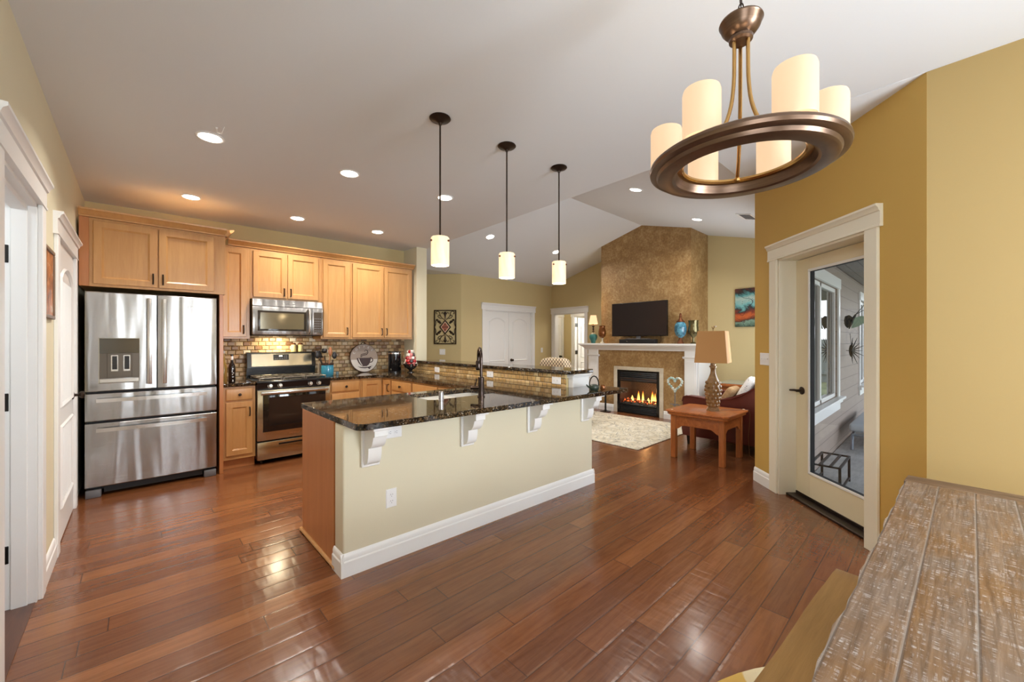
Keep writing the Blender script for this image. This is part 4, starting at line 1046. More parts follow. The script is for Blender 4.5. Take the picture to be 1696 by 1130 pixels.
mb = MB(); mb.lathe([(0, 0), (0.030, 0), (0.030, 0.008), (0.024, 0.012), (0.024, 0.155), (0.019, 0.160), (0, 0.160)], (bx, by, bz), 20); obj('base', mb, M['bronze_shiny'], t)
pts = [(bx, by, bz + 0.158), (bx, by, bz + 0.30)]
R_ = 0.078
for k in range(1, 12):
    a = PI - PI * k / 12; d = R_ + R_ * math.cos(a); pts.append((bx + dirx * d, by + diry * d, bz + 0.31 + R_ * math.sin(a)))
ex, ey = bx + dirx * 2 * R_, by + diry * 2 * R_
pts += [(ex, ey, bz + 0.31), (ex, ey, bz + 0.285)]
obj('gooseneck', MB().tube(pts, 0.0125, 12), M['bronze_shiny'], t)
obj('spray_head', MB().lathe([(0, 0), (0.020, 0), (0.022, 0.010), (0.022, 0.070), (0.016, 0.082), (0, 0.082)], (ex, ey, bz + 0.204), 18), M['bronze_shiny'], t)
hx, hy = bx - 0.731 * 0.085, by + 0.682 * 0.085
mb = MB(); mb.tube([(bx, by, bz + 0.075), (hx, hy, bz + 0.072)], 0.016, 14); mb.tube([(hx + 0.025, hy - 0.023, bz + 0.085), (hx + 0.036, hy - 0.034, bz + 0.145)], 0.005, 8); obj('lever_handle', mb, M['bronze_shiny'], t)
t = thing('soap_dispenser', 'short chrome dispenser cap beside the sink', 'dispenser', (1.68, 2.59, 0.9105))
obj('cap', MB().lathe([(0, 0), (0.024, 0), (0.024, 0.004), (0.019, 0.006), (0.019, 0.066), (0.016, 0.070), (0, 0.070)], (1.68, 2.59, 0.9105), 20), M['chrome'], t)
# ------------------------------------------------------------------ chimney breast and fireplace
mb = MB(); cy0, cy1, cx0 = 2.87, 4.65, 6.78
mb.prism([(cx0, cy0, 0.9), (cx0, cy1, 0.9), (cx0, cy1, zv(cy1) + 0.06), (cx0, RIDGE_Y, RIDGE_Z + 0.06), (cx0, cy0, zv(cy0) + 0.06)], (XG - cx0, 0, 0))
mb.box(cx0, XG, cy0, 3.40, 0, 0.9); mb.box(cx0, XG, 4.27, cy1, 0, 0.9); mb.box(7.25, XG, 3.40, 4.27, 0, 0.9)
struct('wall_chimney', mb, M['plaster'], 'mottled gold plaster chimney breast rising to the vault', 'chimney breast', smooth=False)
F_fp = Fr((6.75, 0, 0), (0, -1, 0), (-1, 0, 0))          # a = -y
t = thing('fireplace_mantel', 'white mantelpiece with pilasters around the gas fireplace', 'mantel', (6.75, 3.82, 0))
mb = MB()
panel(mb, F_fp, -4.90, -2.74, 0, 1.19, 0.03, [(-4.26, -3.41, 0, 0.81)])
mb.box(6.78, 7.485, 4.652, 4.90, 0, 1.19); mb.box(6.78, 7.485, 2.74, 2.868, 0, 1.19)
obj('surround', mb, M['plaster'], t, smooth=False)
for a0, a1 in ((-4.905, -4.685), (-2.955, -2.735)):
    mb = MB(); mb.fbox(F_fp, a0, a1, 0, 0.16, 0, 0.062, 0.004); mb.fbox(F_fp, a0 + 0.008, a1 - 0.008, 0.16, 1.19, 0, 0.050, 0.003); mb.fbox(F_fp, a0 + 0.04, a1 - 0.04, 0.2, 1.02, 0.05, 0.054, 0.002)
    mb.sweep([(0.0, 0), (0.054, 0), (0.060, 0.015), (0.074, 0.022), (0.074, 0.036), (0, 0.036)], Fr(F_fp(0, 1.06, 0), F_fp.r, F_fp.n), a0 - 0.018, a1 + 0.018)
    obj('pilaster', mb, M['white'], t)
mb = MB(); mb.box(6.72, 7.2, 2.715, 2.738, 0, 1.19); mb.box(6.72, 7.2, 4.902, 4.925, 0, 1.19); obj('side_trim', mb, M['white'], t)
SH = [(0, 0), (0.055, 0), (0.06, 0.018), (0.078, 0.028), (0.110, 0.066), (0.145, 0.082), (0.150, 0.096), (0.175, 0.100), (0.175, 0.128), (0, 0.128)]
mb = MB(); G = Fr(F_fp(0, 1.186, 0), F_fp.r, F_fp.n)
def mantel_ring(c, b, e):
    return [mb.b.verts.new(p) for p in (G(-4.905 - e, b, -0.28), G(-4.905 - e, b, c), G(-2.735 + e, b, c), G(-2.735 + e, b, -0.28))]
rings = [mantel_ring(c, b, c) for c, b in SH[1:-1]]
mb.b.faces.new(rings[0]); mb.b.faces.new(rings[-1][::-1])
for p, q in zip(rings, rings[1:]):
    for i in range(4): mb.b.faces.new([p[i], p[(i + 1) % 4], q[(i + 1) % 4], q[i]])
obj('shelf', mb, M['white'], t)
MZ = 1.186 + 0.128
M['stone_trim'] = wood('travertine_trim', rgb(222, 214, 196), rgb(198, 186, 162), None, (3, 3, 3), 0.3, 0.1, 0.02)
mb = MB(); mb.fbox(F_fp, -4.335, -4.262, 0, 0.878, 0, 0.014, 0.003); mb.fbox(F_fp, -3.408, -3.335, 0, 0.878, 0, 0.014, 0.003); mb.fbox(F_fp, -4.262, -3.408, 0.812, 0.878, 0, 0.014, 0.003)
obj('stone_trim', mb, M['stone_trim'], t)
mb = MB()
mb.sweep(BB, F_fp, -4.68, -4.34); obj('base_trim', mb, M['white'], t); mb = MB(); mb.sweep(BB, F_fp, -3.33, -2.96); obj('base_trim', mb, M['white'], t)

t = thing('gas_fireplace', 'black gas fireplace insert with lit flames behind glass', 'fireplace', (6.75, 3.835, 0))
fa0, fa1 = -4.258, -3.412
mb = MB(); mb.fbox(F_fp, fa0, fa1, 0.002, 0.018, -0.02, 0.012); mb.fbox(F_fp, fa0, fa0 + 0.05, 0.018, 0.808, -0.02, 0.010, 0.002); mb.fbox(F_fp, fa1 - 0.05, fa1, 0.018, 0.808, -0.02, 0.010, 0.002); mb.fbox(F_fp, fa0, fa1, 0.79, 0.808, -0.02, 0.012, 0.002)
mb.fbox(F_fp, fa0 + 0.05, fa1 - 0.05, 0.60, 0.625, -0.02, 0.008, 0.002); mb.fbox(F_fp, fa0 + 0.05, fa1 - 0.05, 0.155, 0.185, -0.02, 0.012, 0.003)
obj('frame', mb, M['black'], t)
for b0, b1 in ((0.628, 0.786), (0.022, 0.150)):
    mb = MB(); n = 5
    for i in range(n):
        z = b0 + (b1 - b0) * (i + 0.5) / n; h = (b1 - b0) / n
        mb.prism([F_fp(fa0 + 0.05, z - h * 0.42, -0.012), F_fp(fa0 + 0.05, z - h * 0.42, 0.006), F_fp(fa0 + 0.05, z + h * 0.25, -0.002), F_fp(fa0 + 0.05, z + h * 0.25, -0.012)], F_fp(fa1 - 0.05, 0, 0) - F_fp(fa0 + 0.05, 0, 0))
    obj('louvre', mb, M['black'], t)
mb = MB(); x0, x1, y0, y1, z0, z1 = 6.77, 7.20, 3.45, 4.22, 0.12, 0.66
mb.face([(x1, y0, z0), (x1, y1, z0), (x1, y1, z1), (x1, y0, z1)]); mb.face([(x0, y0, z0), (x1, y0, z0), (x1, y0, z1), (x0, y0, z1)]); mb.face([(x0, y1, z0), (x1, y1, z0), (x1, y1, z1), (x0, y1, z1)])
mb.face([(x0, y0, z0), (x1, y0, z0), (x1, y1, z0), (x0, y1, z0)]); mb.face([(x0, y0, z1), (x1, y0, z1), (x1, y1, z1), (x0, y1, z1)])
obj('firebox', mb, plain('sooty_firebox', rgb(84, 68, 62), 0.8), t, smooth=False)
random.seed(4); mb = MB()
def mk_ember():
    b = NB('glowing_embers'); co = b.coord(); n = b.noise(co, 22.0, 3.0, 0.6)
    return b.bsdf(base=b.ramp(n, [(0.4, rgb(44, 30, 28)), (0.7, rgb(120, 84, 70))]), rough=0.9, emit=b.ramp(n, [(0.5, (0, 0, 0)), (0.64, rgb(230, 90, 30)), (0.78, rgb(255, 190, 90))]), estr=1.6)
for i in range(70):
    mb.superell((6.80 + random.random() * 0.22, 3.52 + random.random() * 0.64, 0.20 + random.random() * 0.05), (0.014 + random.random() * 0.02, 0.016 + random.random() * 0.02, 0.014 + random.random() * 0.014), 0.8, 0.8, Matrix.Rotation(random.random() * 3, 3, 'Z'), 7, 5)
o = obj('embers', mb, mk_ember(), t); o['kind'] = 'stuff'
mb = MB(); mb.box(6.79, 7.1, 3.50, 4.17, 0.125, 0.205, 0.01); obj('burner_tray', mb, M['black_matte'], t)
def mk_flame():
    b = NB('gas_flame'); x, y, z = b.sep(b.coord()); f = b.math('DIVIDE', b.math('SUBTRACT', z, 0.20), 0.25)
    e = b.n('ShaderNodeEmission'); b.put(e.inputs[0], b.ramp(f, [(0.0, rgb(255, 214, 120)), (0.35, rgb(255, 196, 90)), (0.8, rgb(250, 130, 40)), (1.0, rgb(200, 70, 20))])); e.inputs[1].default_value = 2.2
    tr = b.n('ShaderNodeBsdfTransparent'); mx = b.n('ShaderNodeMixShader'); b.put(mx.inputs[0], b.ramp(f, [(0.0, (0.75,) * 3), (0.5, (0.85,) * 3), (0.98, (0.05,) * 3)]))
    b.t.links.new(tr.outputs[0], mx.inputs[1]); b.t.links.new(e.outputs[0], mx.inputs[2]); b.t.links.new(mx.outputs[0], b.out.inputs[0]); return b.m
fm = mk_flame()
for y, h, r in ((4.03, 0.12, 0.030), (3.90, 0.22, 0.026), (3.81, 0.24, 0.022), (3.62, 0.25, 0.030), (3.57, 0.20, 0.024), (3.70, 0.10, 0.028), (3.51, 0.10, 0.022)):
    mb = MB(); mb.lathe([(0, 0), (r * 0.8, h * 0.06), (r, h * 0.2), (r * 0.8, h * 0.45), (r * 0.4, h * 0.75), (0.0, h)], (6.90, y, 0.21), 10); obj('flame', mb, fm, t)
obj('glass_front', MB().fbox(F_fp, fa0 + 0.05, fa1 - 0.05, 0.186, 0.60, -0.008, -0.005), M['glass'], t, False)
point_light('fireplace_flame_glow', (6.86, 3.75, 0.42), 3.0, (1.0, 0.5, 0.18), 0.06)

# television, sound bar, and the things on the mantel
TV = Fr((6.62, 0, 0), (0, -1, 0), (-1, 0, 0))
t = thing('sound_bar', 'black speaker base under the television on the mantel', 'speaker', (6.66, 3.78, MZ))
mb = MB(); mb.fbox(TV, -4.12, -3.42, MZ + 0.001, MZ + 0.078, -0.09, 0.04, 0.006, 2); obj('body', mb, M['black_matte'], t)
obj('logo', MB().fbox(TV, -3.965, -3.945, MZ + 0.036, MZ + 0.044, 0.04, 0.041), M['chrome'], t)
t = thing('television', 'black flat-screen television on the mantel', 'television', (6.64, 3.75, MZ + 0.08))
mb = MB(); mb.fbox(TV, -4.30, -3.205, 1.448, 2.065, -0.04, 0.0, 0.004, 2); obj('case', mb, M['black'], t)
obj('screen', MB().fbox(TV, -4.292, -3.213, 1.462, 2.057, 0.0, 0.002), plain('tv_screen', rgb(40, 33, 33), 0.22, 0.0, spec=0.3), t)
mb = MB(); mb.fbox(TV, -3.98, -3.55, MZ + 0.080, MZ + 0.090, -0.08, 0.05, 0.004); mb.fbox(TV, -3.80, -3.72, MZ + 0.088, 1.46, -0.035, -0.015); obj('stand', mb, M['slot'], t)
mb = MB(); mb.tube([TV(-3.36, 1.46, -0.05), TV(-3.33, 1.42, -0.03), TV(-3.33, 1.36, -0.03), TV(-3.36, MZ + 0.012, -0.03), TV(-3.385, MZ + 0.008, -0.05)], 0.004, 6); obj('cord', mb, M['dark'], t)

M['teal'] = plain('teal_glaze', rgb(60, 118, 112), 0.18)
def mk_blue():
    b = NB('mottled_blue_glass'); n = b.noise(b.coord(), 18.0, 4.0, 0.6)
    return b.bsdf(base=b.ramp(n, [(0.38, rgb(40, 88, 112)), (0.62, rgb(96, 158, 180))]), rough=0.08, coat=0.6)
M['blue'] = mk_blue()
M['antique'] = plain('antique_copper', rgb(112, 66, 38), 0.4, 0.6)
M['linen'] = plain('ivory_lampshade', rgb(228, 208, 170), 0.8)
M['shade_lit'] = lit('lit_peach_lampshade', (236, 178, 128), 0.55, rgb(226, 188, 150))
# small buffet lamp, mantel left
lx, ly = 6.63, 4.735
t = thing('table_lamp', 'small teal urn lamp with square peach shade on the mantel', 'lamp', (lx, ly, MZ))
mb = MB(); mb.lathe([(0, 0), (0.040, 0), (0.042, 0.006), (0.055, 0.05), (0.078, 0.105), (0.082, 0.14), (0.070, 0.17), (0.040, 0.188), (0, 0.190)], (lx, ly, MZ + 0.001), 22); obj('urn', mb, M['teal'], t)
obj('collar', MB().lathe([(0, 0), (0.045, 0), (0.040, 0.014), (0.016, 0.018), (0, 0.02)], (lx, ly, MZ + 0.186), 18), plain('ivory_collar', rgb(220, 206, 176), 0.4), t)
mb = MB(); mb.tube([(lx, ly, MZ + 0.2), (lx, ly, MZ + 0.44)], 0.005, 8); mb.lathe([(0.004, 0), (0.03, 0.008), (0.03, 0.014), (0.012, 0.03), (0.020, 0.06), (0.012, 0.085), (0.03, 0.12), (0.05, 0.125), (0.004, 0.13)], (lx, ly, MZ + 0.225), 10); obj('stem', mb, M['dark'], t)
def square_shade(name, cx, cy, z0, z1, h0, h1, rot, mat, parent, th=0.003):
    mb = MB(); c, s = math.cos(rot), math.sin(rot)
    def rg(h, z): return [mb.b.verts.new((cx + (a * c - b * s) * h, cy + (a * s + b * c) * h, z)) for a, b in ((-1, -1), (1, -1), (1, 1), (-1, 1))]
    R = [rg(h0, z0), rg(h1, z1), rg(h1 - th, z1), rg(h0 - th, z0)]
    for p, q in zip(R, R[1:] + R[:1]):
        for i in range(4): mb.b.faces.new([p[i], p[(i + 1) % 4], q[(i + 1) % 4], q[i]])
    return obj(name, mb, mat, parent, smooth=False)
square_shade('lamp_shade', lx, ly, MZ + 0.385, MZ + 0.555, 0.088, 0.055, 0.62, M['shade_lit'], t)
point_light('mantel_lamp_bulb', (lx, ly, MZ + 0.46), 4.0, (1.0, 0.76, 0.42), 0.025)
# wicker-like hurricane vase beside it
vx, vy = 6.635, 4.53
t = thing('hurricane_vase', 'amber glass hurricane vase between lamp and television', 'vase', (vx, vy, MZ))
M['amber'] = plain('amber_mercury_glass', rgb(128, 78, 40), 0.15, 0.55)
obj('bowl', MB().lathe([(0.0, 0.105), (0.03, 0.108), (0.060, 0.135), (0.075, 0.19), (0.072, 0.24), (0.058, 0.30), (0.056, 0.33), (0.062, 0.345), (0.056, 0.345), (0.05, 0.30), (0.0, 0.28)], (vx, vy, MZ + 0.001), 20), M['amber'], t)
obj('foot', MB().lathe([(0, 0), (0.045, 0), (0.043, 0.012), (0.018, 0.03), (0.014, 0.07), (0.026, 0.10), (0, 0.108)], (vx, vy, MZ + 0.001), 18), plain('clear_crystal', rgb(214, 204, 182), 0.05, 0.1), t)
# blue lidded urn, mantel right
ux, uy = 6.63, 2.98
t = thing('lidded_urn', 'blue glass urn with copper lid on the mantel', 'urn', (ux, uy, MZ))
obj('foot', MB().lathe([(0, 0), (0.056, 0), (0.054, 0.012), (0.040, 0.04), (0.022, 0.085), (0.024, 0.1), (0, 0.1)], (ux, uy, MZ + 0.001), 20), M['antique'], t)
obj('bowl', MB().lathe([(0, 0.098), (0.03, 0.1), (0.075, 0.14), (0.096, 0.21), (0.096, 0.28), (0.082, 0.335), (0.055, 0.362), (0, 0.362)], (ux, uy, MZ + 0.001), 24), M['blue'], t)
obj('lid', MB().lathe([(0, 0.36), (0.062, 0.36), (0.066, 0.372), (0.058, 0.382), (0.030, 0.41), (0.018, 0.435), (0.024, 0.455), (0.018, 0.475), (0.022, 0.49), (0.008, 0.51), (0, 0.515)], (ux, uy, MZ + 0.001), 20), M['antique'], t)
sx, sy = 6.70, 2.795
t = thing('hurricane_vase', 'smoky glass hurricane vase right of the blue urn', 'vase', (sx, sy, MZ))
obj('bowl', MB().lathe([(0, 0), (0.05, 0), (0.052, 0.01), (0.02, 0.03), (0.018, 0.10), (0.04, 0.13), (0.075, 0.17), (0.085, 0.22), (0.074, 0.30), (0.078, 0.36), (0.085, 0.385), (0.078, 0.385), (0.068, 0.30), (0.0, 0.2)], (sx, sy, MZ + 0.001), 22), plain('smoky_mercury_glass', rgb(112, 104, 74), 0.1, 0.7), t)

# canvas on the gable wall
def mk_canvas():
    b = NB('teal_and_rust_abstract'); co = b.coord(); x, y, z = b.sep(co)
    n = b.noise(b.scale(co, 1, 2.0, 2.5), 2.0, 3.0, 0.5, 1.0)
    f = b.math('ADD', z, b.math('MULTIPLY', b.math('SUBTRACT', n, 0.5), 0.28))
    col = b.ramp(f, [(0.0, rgb(44, 60, 44)), (0.09, rgb(120, 150, 130)), (0.12, rgb(70, 30, 20)), (0.20, rgb(190, 92, 40)), (0.26, rgb(120, 46, 26)), (0.31, rgb(40, 48, 48)), (0.36, rgb(112, 176, 176)), (0.46, rgb(172, 190, 178)), (0.54, rgb(84, 150, 150)), (0.60, rgb(38, 30, 26)), (0.68, rgb(94, 40, 26))])
    sp = b.voro(co, 22.0); col = b.mix(b.ramp(sp, [(0.10, (1, 1, 1)), (0.14, (0, 0, 0))]), col, rgb(28, 30, 34))
    wv = b.math('ABSOLUTE', b.math('SUBTRACT', b.math('FRACT', b.math('MULTIPLY', b.noise(co, 1.7, 1.0, 0.5, 1.5), 5.0)), 0.5))
    col = b.mix(b.ramp(wv, [(0.02, (0.9,) * 3), (0.05, (0, 0, 0))]), col, rgb(20, 26, 32))
    return b.bsdf(base=col, rough=0.6)
t = thing('wall_canvas', 'teal and rust abstract canvas on the gable wall', 'picture', (XG, 2.0, 1.60))
obj('canvas', MB().fbox(F_gable, -2.41, -1.45, 1.600, 2.245, 0.001, 0.035, 0.003), mk_canvas(), t)

# heart ornament on a floor stand in front of the mantel
t = thing('heart_ornament', 'white stone heart wreath on a thin metal floor stand', 'ornament', (6.5, 3.015, 0))
hp = []
for i in range(26):
    a = 2 * PI * i / 26; hx_ = 16 * math.sin(a) ** 3; hz_ = 13 * math.cos(a) - 5 * math.cos(2 * a) - 2 * math.cos(3 * a) - math.cos(4 * a)
    hp.append((6.5, 3.015 - hx_ * 0.0074, 0.655 + hz_ * 0.0076))
random.seed(8); mb = MB()
for p in hp: mb.superell((p[0] + random.uniform(-.004, .004), p[1], p[2]), (0.018, 0.021 + random.uniform(-.003, .004), 0.018), 0.75, 0.75, Matrix.Rotation(random.random() * 3, 3, 'X'), 8, 6)
def mk_stone():
    b = NB('pale_aqua_stone'); n = b.noise(b.coord(), 14.0, 3.0); return b.bsdf(base=b.ramp(n, [(0.4, rgb(150, 182, 178)), (0.6, rgb(226, 230, 222))]), rough=0.4)
obj('heart', mb, mk_stone(), t)
mb = MB(); mb.tube([(6.5, 3.015, 0.02), (6.5, 3.015, 0.545)], 0.008, 8); mb.tube([(6.5, 2.93, 0.305), (6.5, 3.10, 0.31)], 0.007, 6); mb.tube([(6.43, 3.015, 0.30), (6.57, 3.015, 0.305)], 0.007, 6)
mb.lathe([(0, 0), (0.09, 0), (0.09, 0.01), (0.02, 0.02), (0, 0.02)], (6.5, 3.015, 0.0), 18); obj('stand', mb, M['slot'], t)
# tool stand left of the hearth
t = thing('fireplace_tool_stand', 'black post on a round base left of the fireplace', 'tool stand', (6.60, 4.43, 0))
mb = MB(); mb.lathe([(0, 0), (0.10, 0), (0.10, 0.012), (0.03, 0.025), (0.018, 0.04), (0, 0.04)], (6.60, 4.43, 0), 22); obj('base', mb, M['black'], t)
mb = MB(); mb.tube([(6.60, 4.43, 0.03), (6.60, 4.43, 0.42)], 0.018, 10); mb.lathe([(0, 0), (0.022, 0.01), (0.026, 0.03), (0.014, 0.05), (0, 0.055)], (6.60, 4.43, 0.415), 12); obj('post', mb, M['black'], t)

# rug
t = thing('area_rug', 'cream area rug with grey swirls in front of the fireplace', 'rug', (5.4, 3.6, 0))
obj('pile', MB().box(4.535, 6.42, 2.575, 4.75, 0.001, 0.013, 0.004), M['rug'], t)

# burgundy armchair against the south wall -------------------------------------
def mk_leather(name, c1, c2):
    b = NB(name); co = b.coord(); n = b.noise(co, 160.0, 3.0, 0.6); n2 = b.noise(co, 3.0, 3.0)
    return b.bsdf(base=b.mix(n2, c1, c2), rough=0.38, normal=b.bump(n, 0.15, 0.002))
M['leather'] = mk_leather('burgundy_leather', rgb(104, 40, 30), rgb(74, 26, 22))
t = thing('armchair', 'burgundy leather armchair beyond the oak side table', 'armchair', (5.85, 1.85, 0))
def arm(x0, x1):
    prof = [(2.36, 0.11), (2.375, 0.20), (2.36, 0.56), (2.345, 0.62), (2.30, 0.636), (2.20, 0.632), (2.05, 0.622), (1.90, 0.625), (1.76, 0.650), (1.64, 0.705), (1.54, 0.775), (1.42, 0.85), (1.34, 0.885), (1.27, 0.88), (1.255, 0.80), (1.25, 0.11)]
    mb = MB(); mb.prism([(x0, y, z) for y, z in prof], (x1 - x0, 0, 0), 0.02, 3); obj('arm', mb, M['leather'], t, angle=50)
    pts = [(x0 - 0.002, y, z) for y, z in prof[2:14]]; mb = MB(); mb.tube(pts, 0.008, 6); obj('piping', mb, M['leather'], t)
arm(5.30, 5.47); arm(6.22, 6.39)
obj('seat_base', MB().box(5.465, 6.225, 1.30, 2.28, 0.13, 0.34, 0.02, 2), M['leather'], t)
mb = MB(); mb.superell((5.845, 1.86, 0.42), (0.375, 0.44, 0.085), 0.3, 0.25); obj('seat_cushion', mb, M['leather'], t)
mb = MB(); mb.superell((5.845, 1.42, 0.64), (0.375, 0.12, 0.25), 0.35, 0.3, Matrix.Rotation(math.radians(-10), 3, 'X')); mb.box(5.46, 6.23, 1.255, 1.34, 0.3, 0.84, 0.02, 2); obj('backrest', mb, M['leather'], t)
for x in (5.335, 6.355):
    for y in (2.28, 1.32): obj('leg', MB().hexa([(x - .018, y - .018, 0), (x + .018, y - .018, 0), (x + .018, y + .018, 0), (x - .018, y + .018, 0), (x - .026, y - .026, .12), (x + .026, y - .026, .12), (x + .026, y + .026, .12), (x - .026, y + .026, .12)]), M['black'], t)
def mk_pillow():
    b = NB('white_printed_pillow'); co = b.coord(); n = b.noise(b.scale(co, 4, 9, 9), 1.6, 2.0, 0.5, 1.5)
    wv = b.math('ABSOLUTE', b.math('SUBTRACT', n, 0.5)); return b.bsdf(base=b.mix(b.ramp(wv, [(0.004, (0.8,) * 3), (0.012, (0, 0, 0))]), rgb(236, 234, 230), rgb(92, 92, 96)), rough=0.85)
t = thing('throw_pillow', 'white pillow with grey script leaning in the armchair', 'pillow', (5.75, 1.72, 0.51))
rotp = Matrix.Rotation(math.radians(-62), 3, 'X') @ Matrix.Rotation(0.15, 3, 'Z')
mb = MB(); mb.superell((5.78, 1.715, 0.70), (0.21, 0.21, 0.07), 0.55, 0.28, rotp); obj('cover', mb, mk_pillow(), t, angle=60)
t = thing('throw_pillow', 'tan patterned pillow in front of the white one', 'pillow', (5.62, 1.95, 0.51))
mb = MB(); mb.superell((5.66, 1.905, 0.625), (0.16, 0.16, 0.055), 0.55, 0.3, Matrix.Rotation(math.radians(-58), 3, 'X')); obj('cover', mb, wood('tan_brocade', rgb(196, 166, 122), rgb(150, 108, 70), None, (20, 20, 20), 0.9, 0.0, 0.1), t, angle=60)
# end table in the corner behind the armchair
t = thing('end_table', 'carved wooden end table with glass top in the far corner', 'table', (6.95, 2.05, 0))
mb = MB(); mb.box(6.62, 7.30, 1.62, 2.44, 0.655, 0.700, 0.008, 2); mb.box(6.66, 7.26, 1.66, 2.40, 0.56, 0.655, 0.006); obj('top_frame', mb, M['oak'], t)
for x in (6.70, 7.22):
    for y in (1.70, 2.36): obj('leg', MB().lathe([(0.022, 0), (0.03, 0.04), (0.024, 0.2), (0.036, 0.4), (0.03, 0.5), (0.036, 0.56)], (x, y, 0), 12), M['oak_leg'], t)
obj('glass_top', MB().box(6.64, 7.28, 1.64, 2.42, 0.701, 0.711, 0.002), plain('glass_plate', rgb(150, 160, 150), 0.03), t)

# oak side table with its lamp --------------------------------------------------
t = thing('side_table', 'golden oak side table with arched apron beside the armchair', 'table', (4.87, 1.88, 0))
tx0, tx1, ty0, ty1, tz = 4.575, 5.16, 1.585, 2.175, 0.0
def rect_round(x0, x1, y0, y1, r, n=4):
    pts = []
    for cx, cy, a in ((x1 - r, y1 - r, 0), (x0 + r, y1 - r, PI / 2), (x0 + r, y0 + r, PI), (x1 - r, y0 + r, 1.5 * PI)): pts += arc(cx, cy, r, a, a + PI / 2, n)
    return pts
oct_ = [(tx0 - 0.055, ty0 - 0.01), (tx0 - 0.02, ty0 - 0.05), (tx1 + 0.02, ty0 - 0.05), (tx1 + 0.055, ty0 - 0.01), (tx1 + 0.055, ty1 + 0.01), (tx1 + 0.02, ty1 + 0.05), (tx0 - 0.02, ty1 + 0.05), (tx0 - 0.055, ty1 + 0.01)]
mb = MB(); mb.prism([(x, y, 0.532) for x, y in oct_], (0, 0, 0.024), 0.006, 2); obj('tabletop', mb, M['oak'], t)
mb = MB(); ins = [(4.87 + (x - 4.87) * 0.955, 1.88 + (y - 1.88) * 0.955) for x, y in oct_]; mb.prism([(x, y, 0.502) for x, y in ins], (0, 0, 0.032), 0.006, 2); obj('top_molding', mb, M['oak'], t)
lw = 0.058
for x in (tx0, tx1 - lw):
    for y in (ty0, ty1 - lw): obj('leg', MB().box(x, x + lw, y, y + lw, 0, 0.505, 0.004), M['oak_leg'], t)
def apron(F, L):
    z1, zl, zh = 0.505, 0.335, 0.385
    pts = [(0, z1), (L, z1), (L, zl)] + [(L - 0.09 * u, zl + (zh - zl) * (1 - math.cos(u * PI)) / 2) for u in (0.25, 0.5, 0.75, 1)] + [(0.09 * u, zl + (zh - zl) * (1 - math.cos(u * PI)) / 2) for u in (1, 0.75, 0.5, 0.25)] + [(0, zl)]
    mb = MB(); mb.prism([F(a, b, 0) for a, b in pts], F.n * 0.02); obj('apron', mb, M['oak'], t, smooth=False)
apron(Fr((tx0 + 0.012, ty1 - lw, 0), (0, -1, 0), (1, 0, 0)), ty1 - ty0 - 2 * lw); apron(Fr((tx1 - 0.032, ty1 - lw, 0), (0, -1, 0), (1, 0, 0)), ty1 - ty0 - 2 * lw)
apron(Fr((tx0 + lw, ty0 + 0.012, 0), (1, 0, 0), (0, 1, 0)), tx1 - tx0 - 2 * lw); apron(Fr((tx0 + lw, ty1 - 0.032, 0), (1, 0, 0), (0, 1, 0)), tx1 - tx0 - 2 * lw)
for x, y in ((tx0 - 0.02, ty1 - 0.02), (tx1 + 0.01, ty0 + 0.0)): obj('peg', MB().lathe([(0, 0), (0.013, 0), (0.011, 0.006), (0, 0.007)], (x + 0.02, y, 0.556), 12), plain('pale_peg', rgb(226, 200, 160), 0.4), t)

lx, ly, lz = 4.85, 1.80, 0.5575
t = thing('table_lamp', 'large bronze quilted lamp with tan shade on oak table', 'lamp', (lx, ly, lz))
M['lamp_metal'] = wood('antique_brass_glaze', rgb(168, 132, 84), rgb(112, 80, 46), None, (20, 20, 20), 0.22, 0.4, 0.05)
mb = MB()
for h, r in ((0.0, 0.075), (0.014, 0.068), (0.026, 0.060)): mb.lathe([(0, 0), (r, 0), (r, 0.012), (0, 0.013)], (lx, ly, lz + h), 8)
obj('base', mb, M['lamp_metal'], t)
prof = [(0.048, 0.038), (0.054, 0.06), (0.064, 0.11), (0.074, 0.17), (0.080, 0.23), (0.078, 0.29), (0.066, 0.34), (0.046, 0.385), (0.030, 0.43), (0.026, 0.47), (0.034, 0.50), (0, 0.502)]
obj('body', MB().lathe([(0, 0.038)] + prof, (lx, ly, lz), 24), M['lamp_metal'], t)
mb = MB()
for j, (r, h) in enumerate(((0.055, 0.065), (0.062, 0.105), (0.069, 0.148), (0.075, 0.192), (0.078, 0.236), (0.076, 0.28), (0.067, 0.322))):
    for i in range(10):
        a = 2 * PI * (i + 0.5 * (j % 2)) / 10; mb.superell((lx + r * math.cos(a), ly + r * math.sin(a), lz + h), (0.0165, 0.0165, 0.020), 0.9, 0.9, None, 8, 6)
obj('quilting', mb, M['lamp_metal'], t)
obj('neck', MB().lathe([(0, 0.5), (0.040, 0.5), (0.042, 0.512), (0.028, 0.52), (0.03, 0.535), (0.018, 0.545), (0.014, 0.60), (0, 0.6)], (lx, ly, lz), 18), plain('champagne_metal', rgb(200, 180, 150), 0.25, 0.6), t)
mb = MB(); mb.tube([(lx, ly, lz + 0.6), (lx, ly, lz + 0.94)], 0.004, 6); mb.tube([(lx - 0.02, ly - 0.02, lz + 0.965), (lx, ly, lz + 0.935), (lx + 0.02, ly + 0.02, lz + 0.965)], 0.005, 6); mb.lathe([(0, 0.965), (0.016, 0.965), (0.016, 0.975), (0, 0.975)], (lx + .016, ly - .014, lz), 8); obj('finial', mb, M['lamp_metal'], t)
M['tan_shade'] = plain('tan_silk_lampshade', rgb(196, 150, 96), 0.75)
square_shade('lamp_shade', lx, ly, lz + 0.555, lz + 0.915, 0.168, 0.140, 0.19, M['tan_shade'], t)
